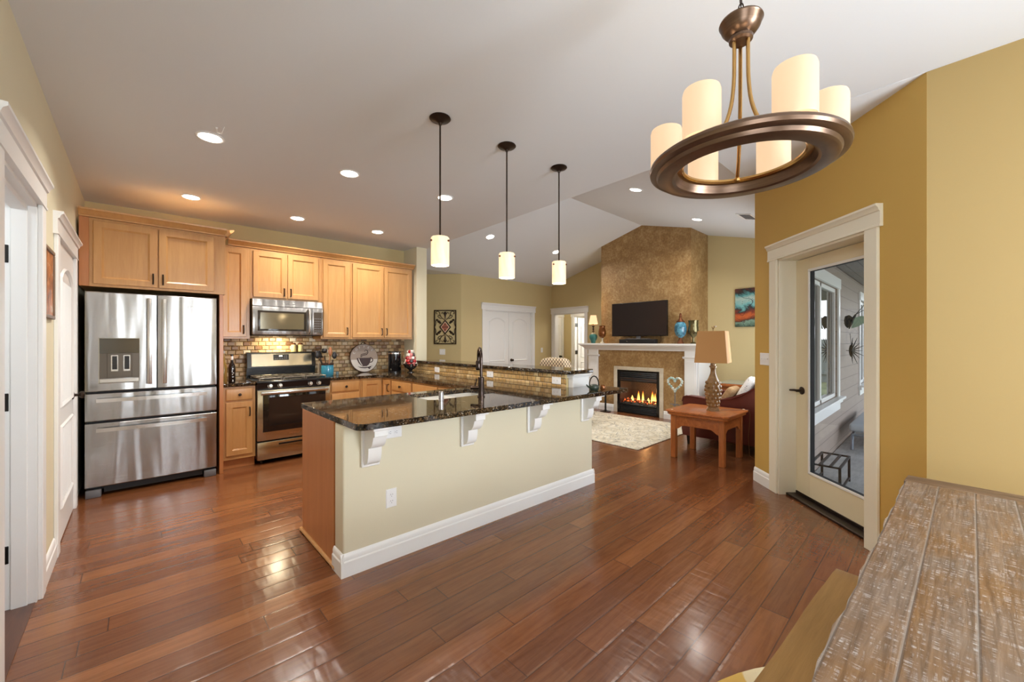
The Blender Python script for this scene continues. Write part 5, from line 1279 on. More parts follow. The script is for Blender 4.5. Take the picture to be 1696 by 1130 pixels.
mb = MB(); mb.tube([(lx + 0.05, ly - 0.06, 0.566), (5.12, 1.60, 0.560), (5.20, 1.535, 0.555), (5.22, 1.525, 0.50), (5.205, 1.54, 0.25), (5.18, 1.52, 0.03), (5.12, 1.43, 0.006), (5.05, 1.36, 0.006), (4.9, 1.3, 0.006)], 0.003, 6); obj('cord', mb, plain('brown_cord', rgb(112, 76, 40), 0.5), t)

# patterned chair behind the bar ---------------------------------------------
def mk_trellis():
    b = NB('trellis_fabric'); co = b.coord(); x, y, z = b.sep(co)
    u = b.math('ADD', b.math('SUBTRACT', y, x), z); v = b.math('SUBTRACT', b.math('SUBTRACT', y, x), z)
    def tri(q): return b.math('ABSOLUTE', b.math('SUBTRACT', b.math('FRACT', b.math('MULTIPLY', q, 16.0)), 0.5))
    a, c = tri(u), tri(v); mn = b.math('MINIMUM', a, c); mx = b.math('MAXIMUM', a, c)
    col = b.mix(b.ramp(mn, [(0.10, (1, 1, 1)), (0.14, (0, 0, 0))]), rgb(222, 206, 176), rgb(120, 92, 74))
    col = b.mix(b.ramp(mx, [(0.13, (1, 1, 1)), (0.17, (0, 0, 0))]), col, rgb(44, 34, 34))
    return b.bsdf(base=col, rough=0.85)
M['trellis'] = mk_trellis()
px, py, pr = 4.98, 4.27, 0.0
t = thing('accent_chair', 'beige trellis-patterned chair behind the raised bar', 'chair', (px, py, 0))
mb = MB(); mb.superell((px - 0.02, py, 0.76), (0.10, 0.29, 0.33), 0.4, 0.35, Matrix.Rotation(math.radians(-6), 3, 'Y')); obj('backrest', mb, M['trellis'], t, angle=60)
mb = MB(); mb.superell((px + 0.30, py, 0.40), (0.33, 0.30, 0.09), 0.35, 0.3); obj('seat', mb, M['trellis'], t, angle=60)
for x in (px + 0.02, px + 0.56):
    for y in (py - 0.25, py + 0.25): obj('leg', MB().tube([(x, y, 0.0135), (x, y, 0.34)], [0.016, 0.022], 8), M['dark'], t)
# burgundy footstool at the far rug corner
t = thing('footstool', 'small burgundy footstool at the far corner of the rug', 'footstool', (6.05, 4.60, 0.013))
obj('cushion', MB().box(5.85, 6.25, 4.44, 4.74, 0.11, 0.32, 0.03, 3), M['leather'], t)
for x in (5.90, 6.20):
    for y in (4.48, 4.70): obj('leg', MB().tube([(x, y, 0.0135), (x, y, 0.115)], [0.022, 0.03], 10), M['leather'], t)
# ------------------------------------------------------------------ downlights, pendants, chandelier
def downlight(x, y, z, nrm, label, power=9.0):
    nrm = Vector(nrm).normalized(); p = Vector((x, y, z))
    t = thing('recessed_light', label, 'ceiling light', p)
    Q = nrm                                    # points down into the room
    mb = MB(); mb.lathe([(0.083, 0.0), (0.083, 0.004), (0.074, 0.007), (0.064, 0.004), (0.064, 0.0)], p + Q * 0.0006, 30, Q, closed=True); obj('trim_ring', mb, M['white'], t)
    mb = MB(); mb.lathe([(0, 0), (0.0655, 0), (0.0645, 0.004), (0.055, 0.009), (0.03, 0.013), (0, 0.014)], p + Q * 0.0008, 30, Q); obj('lens', mb, M['lens'], t)
    o = area_light('downlight_beam', p + Q * 0.018, (0, 0, 0), 0.12, 0.12, power, (1.0, 0.94, 0.86), 'DISK', math.radians(140))
    o.rotation_mode = 'QUATERNION'; o.rotation_quaternion = Vector((0, 0, -1)).rotation_difference(Q)
    return t
KP = 8.5
downlight(0.36, 3.41, zc(0.36, 3.41), (0, 0, -1), 'large downlight nearest the camera over the kitchen aisle', KP)
downlight(0.373, 4.93, zc(0.373, 4.93), (0, 0, -1), 'downlight directly in front of the fridge cabinet', 6.0)
downlight(1.30, 3.40, zc(1.30, 3.40), (0, 0, -1), 'downlight in the middle of the kitchen ceiling row nearest the pendants', KP)
downlight(1.325, 5.0, zc(1.325, 5.0), (0, 0, -1), 'downlight above the microwave and range', KP)
downlight(2.255, 4.96, zc(2.255, 4.96), (0, 0, -1), 'downlight near the pillar above the corner cabinets', KP)
downlight(2.235, 3.375, zc(2.235, 3.375), (0, 0, -1), 'downlight seen right behind the first pendant rod', KP)
nN = (0, -0.2756, -1); nS = (0, 0.2563, -1)
downlight(4.31, 5.16, zv(5.16), nN, 'vault downlight seen between the first two pendants', KP)
downlight(5.99, 5.16, zv(5.16), nN, 'vault downlight seen beside the third pendant rod', KP)
downlight(4.32, 2.48, zv(2.48), nS, 'vault downlight seen left of the chandelier ring', KP)
downlight(6.02, 2.46, zv(2.46), nS, 'vault downlight right of the chimney breast', KP)
t = thing('ceiling_vent', 'white slotted air vent high on the vault by the gold wall', 'vent', (5.72, 1.70, zv(1.7)))
nv = Vector(nS).normalized(); Fv = Fr((5.72, 1.70, zv(1.70)), (1, 0, 0), nv, (0, 1, 0.2563)); mb = MB(); mb.ring(Fv, -0.17, 0.17, -0.09, 0.09, 0.022, 0.0005, 0.010, 0.002); obj('frame', mb, M['white'], t)
mb = MB()
for i in range(6): mb.fbox(Fv, -0.15, 0.15, -0.066 + i * 0.024, -0.053 + i * 0.024, 0.0005, 0.007)
obj('louvre', mb, M['slot'], t)

# wire hook by the nearest downlight
t = thing('ceiling_hook', 'thin white plant hook in the ceiling by the nearest downlight', 'hook', (0.33, 3.22, zc(0.33, 3.22)))
hx_, hy_, hz_ = 0.375, 3.235, zc(0.375, 3.235); mb = MB(); mb.lathe([(0, 0), (0.007, 0), (0.005, 0.008), (0, 0.009)], (hx_, hy_, hz_), 10, (0, 0, -1)); mb.tube([(hx_, hy_, hz_ - 0.006), (hx_ + 0.005, hy_ + 0.0, hz_ - 0.03), (hx_ + 0.02, hy_ - 0.05, hz_ - 0.05), (hx_ + 0.03, hy_ - 0.09, hz_ - 0.02)], 0.0022, 6); obj('hook', mb, M['white'], t)

def pendant(x, y, label, z_top, z_bot, r):
    zt = zc(x, y); t = thing('pendant_light', label, 'pendant lamp', (x, y, zt), 'pendant lights over the peninsula')
    obj('canopy', MB().lathe([(0, 0), (0.066, 0), (0.068, 0.006), (0.060, 0.014), (0.030, 0.022), (0.012, 0.034), (0.008, 0.048), (0, 0.048)], (x, y, zt), 28, (0, 0, -1)), M['dark'], t)
    obj('rod', MB().tube([(x, y, zt - 0.045), (x, y, z_top - 0.01)], 0.0055, 8), M['dark'], t)
    mb = MB(); h = z_top - z_bot; th = 0.004
    mb.lathe([(0.012, h), (r - 0.006, h), (r, h - 0.006), (r, 0), (r - th, 0), (r - th, h - 0.010), (0.012, h - 0.010)], (x, y, z_bot), 32, closed=True); sh = obj('glass_shade', mb, M['shade_pendant'], t)
    mb = MB(); mb.lathe([(0, -0.02), (0.016, -0.02), (0.016, 0.03), (0, 0.03)], (x, y, z_top - 0.025), 14); obj('socket', mb, M['dark'], t)
    for a in (-1.15, -1.15 + 2 * PI / 3, -1.15 + 4 * PI / 3):
        mb = MB(); mb.lathe([(0, 0), (0.006, 0), (0.007, 0.006), (0.004, 0.010), (0, 0.011)], (x + r * math.cos(a), y + r * math.sin(a), z_top - 0.028), 10, (math.cos(a), math.sin(a), 0)); obj('screw', mb, M['antique'], t)
    obj('bulb', MB().sphere((x, y, z_bot + h * 0.45), 0.022, 12), lit('warm_bulb', (255, 226, 180), 6.0) if 'warm_bulb' not in bpy.data.materials else bpy.data.materials['warm_bulb'], t)
    point_light('pendant_bulb_glow', (x, y, z_bot + 0.01), 2.2, (1.0, 0.82, 0.58), 0.03)
    return t
pendant(1.41, 2.185, 'alabaster glass pendant nearest the left end of the peninsula', 2.023, 1.842, 0.058)
pendant(1.985, 2.185, 'alabaster glass pendant in the middle of the row', 2.006, 1.824, 0.059)
pendant(2.575, 2.185, 'alabaster glass pendant closest to the fireplace', 2.024, 1.840, 0.058)

M['ring'] = wood('brushed_bronze', rgb(122, 98, 80), rgb(88, 70, 58), None, (2, 2, 60), 0.3, 0.0, 0.02)
M['ring'].node_tree.nodes['Principled BSDF'].inputs['Metallic'].default_value = 0.85
M['brass'] = plain('satin_brass', rgb(190, 150, 92), 0.25, 1.0)
CHX, CHY = 1.543, 0.48
t = thing('chandelier', 'bronze ring chandelier with six frosted candle shades', 'chandelier', (CHX, CHY, 1.95))
rp = [(0.300, 1.972), (0.303, 1.982), (0.300, 1.992), (0.292, 1.998), (0.196, 1.998), (0.206, 1.985), (0.210, 1.972), (0.216, 1.956), (0.224, 1.951), (0.266, 1.951), (0.274, 1.955), (0.279, 1.966), (0.292, 1.968)]
obj('ring', MB().lathe(rp, (CHX, CHY, 0), 72, closed=True), M['ring'], t)
obj('inner_lip', MB().lathe([(0.196, 1.999), (0.186, 1.998), (0.184, 1.990), (0.190, 1.984), (0.206, 1.984), (0.209, 1.990)], (CHX, CHY, 0), 72, closed=True), M['brass'], t)
fx, fy = math.sin(math.radians(43)), math.cos(math.radians(43)); rx, ry = fy, -fx
def polar(phi, r): 
    s, c = math.sin(math.radians(phi)), math.cos(math.radians(phi)); return CHX + r * (rx * s + fx * c), CHY + r * (ry * s + fy * c)
for k in range(6):
    x, y = polar(176 + 60 * k, 0.244)
    mb = MB(); mb.lathe([(0, 0), (0.040, 0), (0.042, 0.003), (0.036, 0.006), (0, 0.006)], (x, y, 1.9985), 24); obj('candle_cup', mb, M['ring'], t)
    ht = 0.157
    mb = MB(); mb.lathe([(0.0555, 0.0), (0.0565, 0.003), (0.0565, ht - 0.016), (0.053, ht - 0.004), (0.046, ht), (0.043, ht), (0.049, ht - 0.012), (0.0525, ht - 0.02), (0.0525, 0.002)], (x, y, 2.0005), 32, closed=True); s = obj('glass_shade', mb, M['shade_candle'], t)
    point_light('chandelier_bulb_glow', (x, y, 2.12), 0.45, (1.0, 0.80, 0.55), 0.03)
for k in range(3):
    ph = 26 + 120 * k; pts = []
    for r, z in ((0.024, 2.415), (0.024, 2.34), (0.026, 2.26), (0.036, 2.18), (0.060, 2.11), (0.100, 2.055), (0.150, 2.02), (0.188, 2.0)):
        x, y = polar(ph, r); pts.append((x, y, z))
    sm = []
    for i in range(len(pts) - 1):
        p0, p1, p2, p3 = (Vector(pts[max(i - 1, 0)]), Vector(pts[i]), Vector(pts[i + 1]), Vector(pts[min(i + 2, len(pts) - 1)]))
        for u in (0, .33, .66): sm.append(0.5 * ((2 * p1) + (p2 - p0) * u + (2 * p0 - 5 * p1 + 4 * p2 - p3) * u * u + (3 * p1 - p0 - 3 * p2 + p3) * u ** 3))
    sm.append(Vector(pts[-1])); obj('arm', MB().tube(sm, 0.0065, 10), M['brass'], t)
    x, y = polar(ph, 0.188); obj('arm_finial', MB().lathe([(0, 0), (0.010, 0.002), (0.012, 0.010), (0.007, 0.018), (0, 0.02)], (x, y, 1.985), 12), M['brass'], t)
obj('hub', MB().lathe([(0, 2.405), (0.030, 2.405), (0.037, 2.411), (0.038, 2.420), (0.034, 2.427), (0.048, 2.436), (0.060, 2.452), (0.066, 2.470), (0.069, 2.474), (0.067, 2.480), (0.03, 2.486), (0.012, 2.492), (0, 2.492)], (CHX, CHY, 0), 40), M['ring'], t)
obj('loop', MB().tube([(CHX + 0.012 * math.cos(a), CHY + 0.012 * math.sin(a) * 0.4, 2.503 + 0.014 * math.sin(a)) for a in [i * PI / 8 for i in range(16)]], 0.003, 6, True), M['dark'], t)
zt = zc(CHX, CHY); nl = int((zt - 0.03 - 2.51) / 0.027)
mb = MB()
for i in range(nl):
    zc_ = 2.525 + i * 0.027; ax = (1, 0) if i % 2 else (0, 1)
    mb.tube([(CHX + ax[0] * 0.008 * math.cos(a), CHY + ax[1] * 0.008 * math.cos(a), zc_ + 0.017 * math.sin(a)) for a in [k * PI / 6 for k in range(12)]], 0.0022, 5, True)
mb.tube([(CHX + 0.004, CHY, 2.49), (CHX - 0.004, CHY, 2.6), (CHX + 0.004, CHY, zt - 0.02)], 0.002, 5)
o = obj('chain', mb, M['dark'], t)
obj('canopy', MB().lathe([(0, 0), (0.06, 0), (0.062, 0.006), (0.03, 0.02), (0.008, 0.03), (0, 0.03)], (CHX, CHY, zt), 24, (0, 0, -1)), M['ring'], t)
# ------------------------------------------------------------------ things on the counters
CZ = 0.9105
t = thing('wine_bottle', 'dark glass bottle with pale marks beside the range', 'bottle', (0.742, 5.24, CZ))
bp = [(0, 0), (0.030, 0), (0.032, 0.006), (0.032, 0.165), (0.028, 0.19), (0.015, 0.215), (0.012, 0.235), (0.012, 0.29), (0.014, 0.292), (0.014, 0.306), (0, 0.307)]
obj('glass', MB().lathe(bp, (0.742, 5.24, CZ), 20), plain('dark_bottle_glass', rgb(26, 18, 16), 0.08), t)
obj('neck_foil', MB().lathe([(0.0124, 0.245), (0.0127, 0.246), (0.0127, 0.284), (0.0124, 0.285)], (0.742, 5.24, CZ), 16), M['plastic'], t)
Fb = Fr((0.742, 5.24, CZ), (1, 0.14, 0), (0.14, -1, 0)); mb = MB()
for a, b, w_, h_ in ((0.0, 0.145, 0.006, 0.012), (-0.006, 0.118, 0.005, 0.014), (0.004, 0.102, 0.010, 0.006), (-0.003, 0.085, 0.008, 0.006), (0, 0.062, 0.016, 0.004), (0, 0.055, 0.004, 0.012), (0, 0.022, 0.008, 0.010), (0.0, 0.012, 0.012, 0.004)):
    mb.fbox(Fb, a - w_ / 2, a + w_ / 2, b, b + h_, 0.0305, 0.0330)
obj('marks', mb, M['plastic'], t)
t = thing('oil_bottle', 'clear bottle of amber oil against the fridge panel', 'bottle', (0.680, 5.32, CZ))
obj('glass', MB().lathe([(0, 0), (0.030, 0), (0.031, 0.006), (0.031, 0.17), (0.026, 0.195), (0.013, 0.225), (0.011, 0.30), (0.013, 0.302), (0.013, 0.315), (0, 0.315)], (0.680, 5.32, CZ), 20), plain('oil_glass', rgb(190, 156, 84), 0.08, 0.0, trans=0.55), t)
obj('stopper', MB().lathe([(0, 0.314), (0.008, 0.314), (0.012, 0.33), (0.008, 0.345), (0, 0.348)], (0.680, 5.32, CZ), 14), plain('stopper_glass', rgb(222, 220, 210), 0.06, trans=0.6), t)
# shakers on top of the range backguard
t = thing('shaker', 'cream shaker with dark top, left one of the pair on the range', 'shaker', (1.462, 5.69, 1.2225), 'cream shakers on the range backguard')
obj('body', MB().lathe([(0, 0), (0.029, 0), (0.030, 0.004), (0.027, 0.09), (0, 0.09)], (1.462, 5.69, 1.2235), 20), plain('cream_ceramic', rgb(230, 214, 150), 0.35), t)
obj('cap', MB().lathe([(0, 0.09), (0.028, 0.09), (0.028, 0.104), (0.02, 0.112), (0, 0.113)], (1.462, 5.69, 1.2235), 20), M['antique'], t)
dup(t, (1.543, 5.69, 1.2225), 'cream shaker with dark top, right one of the pair on the range')
# utensil crock
cx, cy = 1.79, 5.42
t = thing('utensil_crock', 'turquoise glazed crock holding cooking utensils', 'crock', (cx, cy, CZ))
mb = MB(); mb.lathe([(0, 0), (0.066, 0), (0.072, 0.010), (0.075, 0.05), (0.074, 0.13), (0.070, 0.140), (0.070, 0.144), (0.064, 0.144), (0.066, 0.13), (0.066, 0.02), (0, 0.015)], (cx, cy, CZ), 28); obj('pot', mb, plain('turquoise_glaze', rgb(58, 132, 158), 0.12), t)
obj('rim', MB().lathe([(0.070, 0.140), (0.077, 0.143), (0.078, 0.158), (0.072, 0.162), (0.063, 0.160), (0.063, 0.142)], (cx, cy, CZ), 28, closed=True), plain('brown_glaze_rim', rgb(58, 40, 34), 0.2), t)
M['nylon'] = plain('black_nylon', rgb(28, 26, 26), 0.35); M['spoon_wood'] = wood('spoon_wood', rgb(176, 112, 66), rgb(140, 82, 46))
def utensil(name, label, dx, dy, lean, top, kind, mat):
    p0 = Vector((cx + dx * 0.3, cy + dy * 0.3, CZ + 0.03)); p1 = Vector((cx + dx + lean[0], cy + dy + lean[1], top))
    t = thing(name, label, 'utensil', p0, 'utensils in the turquoise crock'); d = (p1 - p0).normalized(); mid = p1 - d * 0.09
    obj('handle', MB().tube([p0, mid], [0.006, 0.005], 8), mat, t)
    Fu = Fr(p1, (1, 0.12, 0), Vector((0.12, -1, 0)), d); mb = MB()
    if kind == 'spoon': mb.superell(p1 - d * 0.035, (0.030, 0.012, 0.048), 1, 1, None, 14, 8)
    elif kind == 'turner': mb.fbox(Fu, -0.034, 0.034, -0.095, 0.0, -0.004, 0.004, 0.003)
    elif kind == 'ladle': mb.superell(p1 - d * 0.03, (0.040, 0.030, 0.030), 1, 1, None, 14, 8)
    else: mb.superell(p1 - d * 0.04, (0.024, 0.010, 0.060), 0.9, 0.9, None, 12, 8)
    obj('head', mb, mat, t, angle=50); return t
utensil('spatula', 'black slotted turner leaning left out of the crock', -0.05, 0.01, (-0.065, 0.0), 1.235, 'turner', M['nylon'])
utensil('ladle', 'large round black ladle above the left side of crock', -0.02, -0.02, (-0.03, 0.0), 1.265, 'ladle', M['nylon'])
utensil('spoon', 'black nylon spoon leaning out of the crock over the range', -0.045, -0.02, (-0.10, -0.01), 1.215, 'spoon', M['nylon'])
utensil('spoon', 'brown wooden spoon standing upright in the crock', 0.025, 0.0, (0.015, 0.0), 1.262, 'wood', M['spoon_wood'])
utensil('spoon', 'black spoon leaning right out of the crock', 0.04, -0.01, (0.055, 0.0), 1.205, 'spoon', M['nylon'])
t = thing('pepper_mill', 'slim grey pepper mill behind the turquoise crock', 'mill', (1.742, 5.60, CZ))
obj('body', MB().lathe([(0, 0), (0.024, 0), (0.024, 0.02), (0.017, 0.06), (0.022, 0.11), (0.018, 0.14), (0.014, 0.155), (0, 0.16)], (1.745, 5.60, CZ), 16), plain('mill_grey', rgb(150, 138, 126), 0.3), t)
t = thing('drinking_glass', 'tiny clear glass on the counter right of the crock', 'glass', (1.925, 5.45, CZ))
obj('glass', MB().lathe([(0, 0), (0.017, 0), (0.020, 0.045), (0.018, 0.045), (0.015, 0.004), (0, 0.004)], (1.925, 5.45, CZ), 18), plain('blueish_glass', rgb(170, 196, 206), 0.05, trans=0.7), t)

# round coffee sign leaning on the backsplash
Fs_ = Fr((2.385, 5.690, CZ + 0.2025), (1, 0, 0), (0, -1, 0.13), (0, 0.13, 1)); r = 0.20
t = thing('coffee_sign', 'round two-tone metal sign with a brown coffee cup', 'sign', (2.385, 5.66, CZ))
def disc(r0, c0, c1, a0=0, a1=2 * PI, n=48): return [Fs_(r0 * math.cos(a0 + (a1 - a0) * i / n), r0 * math.sin(a0 + (a1 - a0) * i / n), c0) for i in range(n + (0 if a1 - a0 > 6.2 else 1))]
mb = MB(); mb.prism(disc(r, 0, 0), Fs_.n * 0.012); obj('plate', mb, plain('sign_taupe', rgb(168, 150, 136), 0.5), t)
yb = -0.02; ca = math.asin(yb / (r - 0.006)); mb = MB(); mb.prism(disc(r - 0.006, 0.012, 0, PI - ca, 2 * PI + ca, 30), Fs_.n * 0.0012); obj('lower_half', mb, plain('sign_cream', rgb(222, 214, 206), 0.5), t)
mb = MB(); mb.tube(disc(r, 0.006, 0), 0.006, 8, True); M['sign_brown'] = plain('sign_brown', rgb(70, 50, 50), 0.5); obj('rim', mb, M['sign_brown'], t)
mb = MB(); mb.tube([Fs_(0.03 * math.cos(a), 0.205 + 0.024 * math.sin(a), 0.006) for a in [i * PI / 8 for i in range(9)]], 0.005, 6); obj('hanger', mb, M['dark'], t)
cup = [(-0.115, 0.0)] + [(-0.115 + 0.06 * (1 - math.cos(k * PI / 16)), -0.115 * math.sin(k * PI / 16)) for k in range(1, 8)] + [(-0.045, -0.125), (0.035, -0.125)] + [(0.045 + 0.05 * math.cos(k * PI / 16), -0.11 + 0.108 * (1 - math.cos((8 - k) * PI / 16)) / 1.0 * 0 + 0.0) for k in (0,)]
cup = [(-0.118, 0.002), (-0.110, -0.03), (-0.092, -0.068), (-0.066, -0.098), (-0.035, -0.118), (0.030, -0.118), (0.060, -0.098), (0.082, -0.068), (0.095, -0.03), (0.100, 0.002)]
mb = MB(); mb.prism([Fs_(a * 0.95, b, 0.0135) for a, b in cup], Fs_.n * 0.002)
mb.tube([Fs_(0.088 + 0.034 * math.cos(a), -0.03 + 0.034 * math.sin(a), 0.0140) for a in [-1.9 + i * 0.36 for i in range(11)]], 0.0065, 8)
mb.prism([Fs_(a, b, 0.0135) for a, b in [(-0.105, -0.118), (-0.06, -0.128), (0.0, -0.132), (0.06, -0.128), (0.115, -0.112), (0.06, -0.142), (0.0, -0.148), (-0.06, -0.140)]], Fs_.n * 0.002)
for dx in (-0.03, 0.0):
    mb.tube([Fs_(dx + q[0], q[1], 0.0140) for q in ((-0.045, 0.012), (-0.035, 0.035), (0.0, 0.045), (0.035, 0.050), (0.055, 0.075), (0.050, 0.105), (0.025, 0.118), (0.005, 0.102), (0.015, 0.090))] if dx == 0 else [Fs_(q[0], q[1], 0.0140) for q in ((-0.055, 0.014), (-0.045, 0.050), (-0.01, 0.062), (0.025, 0.068), (0.040, 0.085))], [0.003, 0.005, 0.006, 0.006, 0.006, 0.005, 0.004, 0.003, 0.002] if dx == 0 else [0.003, 0.005, 0.005, 0.004, 0.002], 6)
for bx_, by_ in ((0.055, -0.142), (0.078, -0.134), (0.066, -0.152)): mb.superell(Fs_(bx_, by_, 0.0145), (0.014, 0.004, 0.008), 1, 1, None, 10, 6)
obj('cup_motif', mb, M['sign_brown'], t, smooth=False)
mb = MB(); mb.prism([Fs_(a, b, 0.0156) for a, b in [(-0.090, -0.004), (-0.078, -0.004), (-0.066, -0.045), (-0.045, -0.085), (-0.030, -0.108), (-0.042, -0.108), (-0.060, -0.085), (-0.080, -0.045)]], Fs_.n * 0.0008); obj('cup_highlight', mb, plain('sign_highlight', rgb(222, 214, 206), 0.5), t, smooth=False)
for ch, ang in zip('COFFEE', (152, 132, 112, 88, 66, 44)):
    a = math.radians(ang); text_mesh('lettering', ch, 0.042, Fs_, 0.163 * math.cos(a), 0.163 * math.sin(a), 0.0125, M['plastic'], t, 0.0008, 0, 'CENTER', a - PI / 2)
# black canister and the bowl of wrapped candy
t = thing('coffee_canister', 'tall glossy black canister with a silver rim', 'canister', (2.70, 5.37, CZ))
obj('body', MB().lathe([(0, 0), (0.086, 0), (0.090, 0.008), (0.090, 0.262), (0.086, 0.268), (0, 0.268)], (2.70, 5.37, CZ), 36), plain('gloss_black', rgb(16, 16, 18), 0.06), t)
obj('rim', MB().lathe([(0.080, 0.266), (0.089, 0.266), (0.089, 0.284), (0.080, 0.284)], (2.70, 5.37, CZ), 36, closed=True), M['chrome'], t)
obj('lid', MB().lathe([(0, 0.282), (0.090, 0.282), (0.092, 0.290), (0.080, 0.302), (0, 0.306)], (2.70, 5.37, CZ), 36), M['black'], t)
obj('foot_ring', MB().lathe([(0.086, 0.0), (0.094, 0.0), (0.094, 0.018), (0.086, 0.022)], (2.70, 5.37, CZ), 36, closed=True), M['black'], t)
kx, ky = 2.86, 5.20
t = thing('candy_bowl', 'dark footed bowl in the counter corner by the pillar', 'bowl', (kx, ky, CZ))
obj('bowl', MB().lathe([(0, 0), (0.05, 0), (0.05, 0.008), (0.02, 0.02), (0.03, 0.04), (0.085, 0.075), (0.105, 0.125), (0.100, 0.127), (0.078, 0.082), (0, 0.06)], (kx, ky, CZ), 24), plain('smoked_glass_bowl', rgb(44, 38, 34), 0.06), t)
random.seed(11); cols = [('red_wrapper', (176, 40, 44)), ('white_wrapper', (230, 224, 214)), ('dark_wrapper', (60, 44, 42)), ('pink_wrapper', (206, 120, 116)), ('silver_wrapper', (190, 184, 170))]
cm = [plain(n, rgb(*c), 0.3) for n, c in cols]
nm = ['red', 'white', 'dark brown', 'pink', 'silver']
seen = {}
for i in range(38):
    lay = i // 8; rr = 0.070 - 0.011 * lay; a = 2 * PI * (i % 8) / 8 + lay * 0.4
    p = Vector((kx + rr * math.cos(a) * (0.95), ky + rr * math.sin(a), CZ + 0.118 + lay * 0.044)); k = random.randrange(5)
    o = tag(obj('candy', MB().superell((0, 0, 0), (0.034, 0.024, 0.024), 0.6, 0.6, Matrix.Rotation(random.random() * 3, 3, 'Z') @ Matrix.Rotation(random.random(), 3, 'X'), 10, 6), cm[k], None), nm[k] + ' wrapped sweet in the heap above the dark footed bowl', 'candy', 'wrapped sweets in the footed bowl')
    o.location = p
# little teapot and amber jar on the far end of the peninsula
qx, qy = 3.05, 2.17
t = thing('teapot', 'tiny dark green teapot with a black hoop handle', 'teapot', (qx, qy, CZ))
obj('pot', MB().lathe([(0, 0), (0.034, 0), (0.042, 0.012), (0.044, 0.030), (0.038, 0.046), (0.018, 0.054), (0, 0.055)], (qx, qy, CZ), 22), plain('dark_green_iron', rgb(40, 54, 44), 0.35), t)
mb = MB(); mb.tube([(qx + 0.731 * 0.042 * math.cos(a) * 1.02, qy - 0.682 * 0.042 * math.cos(a) * 1.02, CZ + 0.040 + 0.088 * math.sin(a) ** 0.9) for a in [0.02 + i * (PI - 0.04) / 12 for i in range(13)]], 0.0055, 8); obj('handle', mb, M['black'], t)
mb = MB(); mb.tube([(qx - 0.028, qy + 0.03, CZ + 0.025), (qx - 0.040, qy + 0.043, CZ + 0.035), (qx - 0.048, qy + 0.050, CZ + 0.05)], [0.010, 0.007, 0.005], 8); obj('spout', mb, bpy.data.materials['dark_green_iron'], t)
t = thing('candle_jar', 'small amber candle jar beside the dark green teapot', 'jar', (3.12, 2.13, CZ))
obj('jar', MB().lathe([(0, 0), (0.022, 0), (0.025, 0.01), (0.024, 0.036), (0.020, 0.044), (0.018, 0.044), (0.018, 0.01), (0, 0.01)], (3.125, 2.125, CZ), 18), M['amber'], t)

# wall pieces ------------------------------------------------------------------
t = thing('iron_wall_grille', 'black wrought-iron scroll grille with red tile centre', 'wall decoration', F_ang(-0.32, 1.295, 0))
ga, gb = -0.32, 1.64; gw, gh = 0.225, 0.345
Fg = Fr(F_ang(ga, gb, 0.012), F_ang.r, F_ang.n)
mb = MB(); mb.ring(Fg, -gw, gw, -gh, gh, 0.020, -0.010, 0.010, 0.002); obj('frame', mb, M['dark'], t)
R45 = Matrix.Rotation(-PI / 4, 3, 'Z')
def spiral(cx_, cz_, r0, turns, a0, sgn): return [Fg(cx_ + sgn * (r0 * (1 - 0.75 * i / 22)) * math.cos(a0 + turns * 2 * PI * i / 22), cz_ + (r0 * (1 - 0.75 * i / 22)) * math.sin(a0 + turns * 2 * PI * i / 22), 0) for i in range(23)]
mb = MB()
for sx_ in (-1, 1):
    for sz_ in (-1, 1):
        def P(a, b): return Fg(sx_ * a, sz_ * b, 0)
        mb.tube([P(0.02, 0.15), P(0.07, 0.19), P(0.10, 0.24), P(0.115, 0.30), P(0.15, 0.322), P(0.185, 0.305), P(0.18, 0.27), P(0.155, 0.265)], 0.007, 6)
        mb.tube([P(0.205, 0.02), P(0.185, 0.07), P(0.19, 0.12), P(0.165, 0.15), P(0.14, 0.13), P(0.155, 0.11)], 0.007, 6)
        mb.tube([P(0.07, 0.17), P(0.12, 0.185), P(0.15, 0.22), P(0.13, 0.245), P(0.105, 0.225)], 0.007, 6)
        mb.tube([P(0.0, 0.17), P(0.015, 0.25), P(0.05, 0.30), P(0.075, 0.285), P(0.065, 0.262)], 0.006, 6)
        mb.superell(P(0.125, 0.11), (0.030, 0.008, 0.024), 1, 1, R45, 10, 6); mb.superell(P(0.165, 0.145), (0.026, 0.008, 0.02), 1, 1, R45, 10, 6); mb.superell(P(0.10, 0.085), (0.024, 0.008, 0.02), 1, 1, R45, 10, 6)
for sz_ in (-1, 1): mb.tube([Fg(0, sz_ * 0.15, 0), Fg(0, sz_ * 0.27, 0)], 0.006, 6); mb.superell(Fg(0, sz_ * 0.285, 0), (0.024, 0.008, 0.03), 1, 1, R45, 12, 6)
obj('scrollwork', mb, M['dark'], t)
mb = MB(); q = [(0, -0.15), (0.118, 0), (0, 0.15), (-0.118, 0)]; mb.prism([Fg(a, b, -0.006) for a, b in q], Fg.n * 0.014); obj('diamond_frame', mb, M['dark'], t)
mb = MB(); mb.prism([Fg(a * 0.76, b * 0.76, 0.008) for a, b in q], Fg.n * 0.004); obj('tile_border', mb, plain('cream_tile', rgb(226, 206, 180), 0.4), t)
mb = MB(); mb.prism([Fg(a * 0.66, b * 0.66, 0.011) for a, b in q], Fg.n * 0.003); obj('tile', mb, plain('rust_tile', rgb(176, 112, 88), 0.4), t)
mb = MB()
for a, b in ((0, 0.055), (0, -0.055), (0.042, 0), (-0.042, 0)): mb.superell(Fg(a, b, 0.0145), (0.015, 0.003, 0.017), 1, 1, R45, 10, 6)
for k in range(4): mb.superell(Fg(0.018 * math.cos(k * PI / 2 + .78), 0.022 * math.sin(k * PI / 2 + .78), 0.0145), (0.012, 0.003, 0.012), 1, 1, R45, 10, 6)
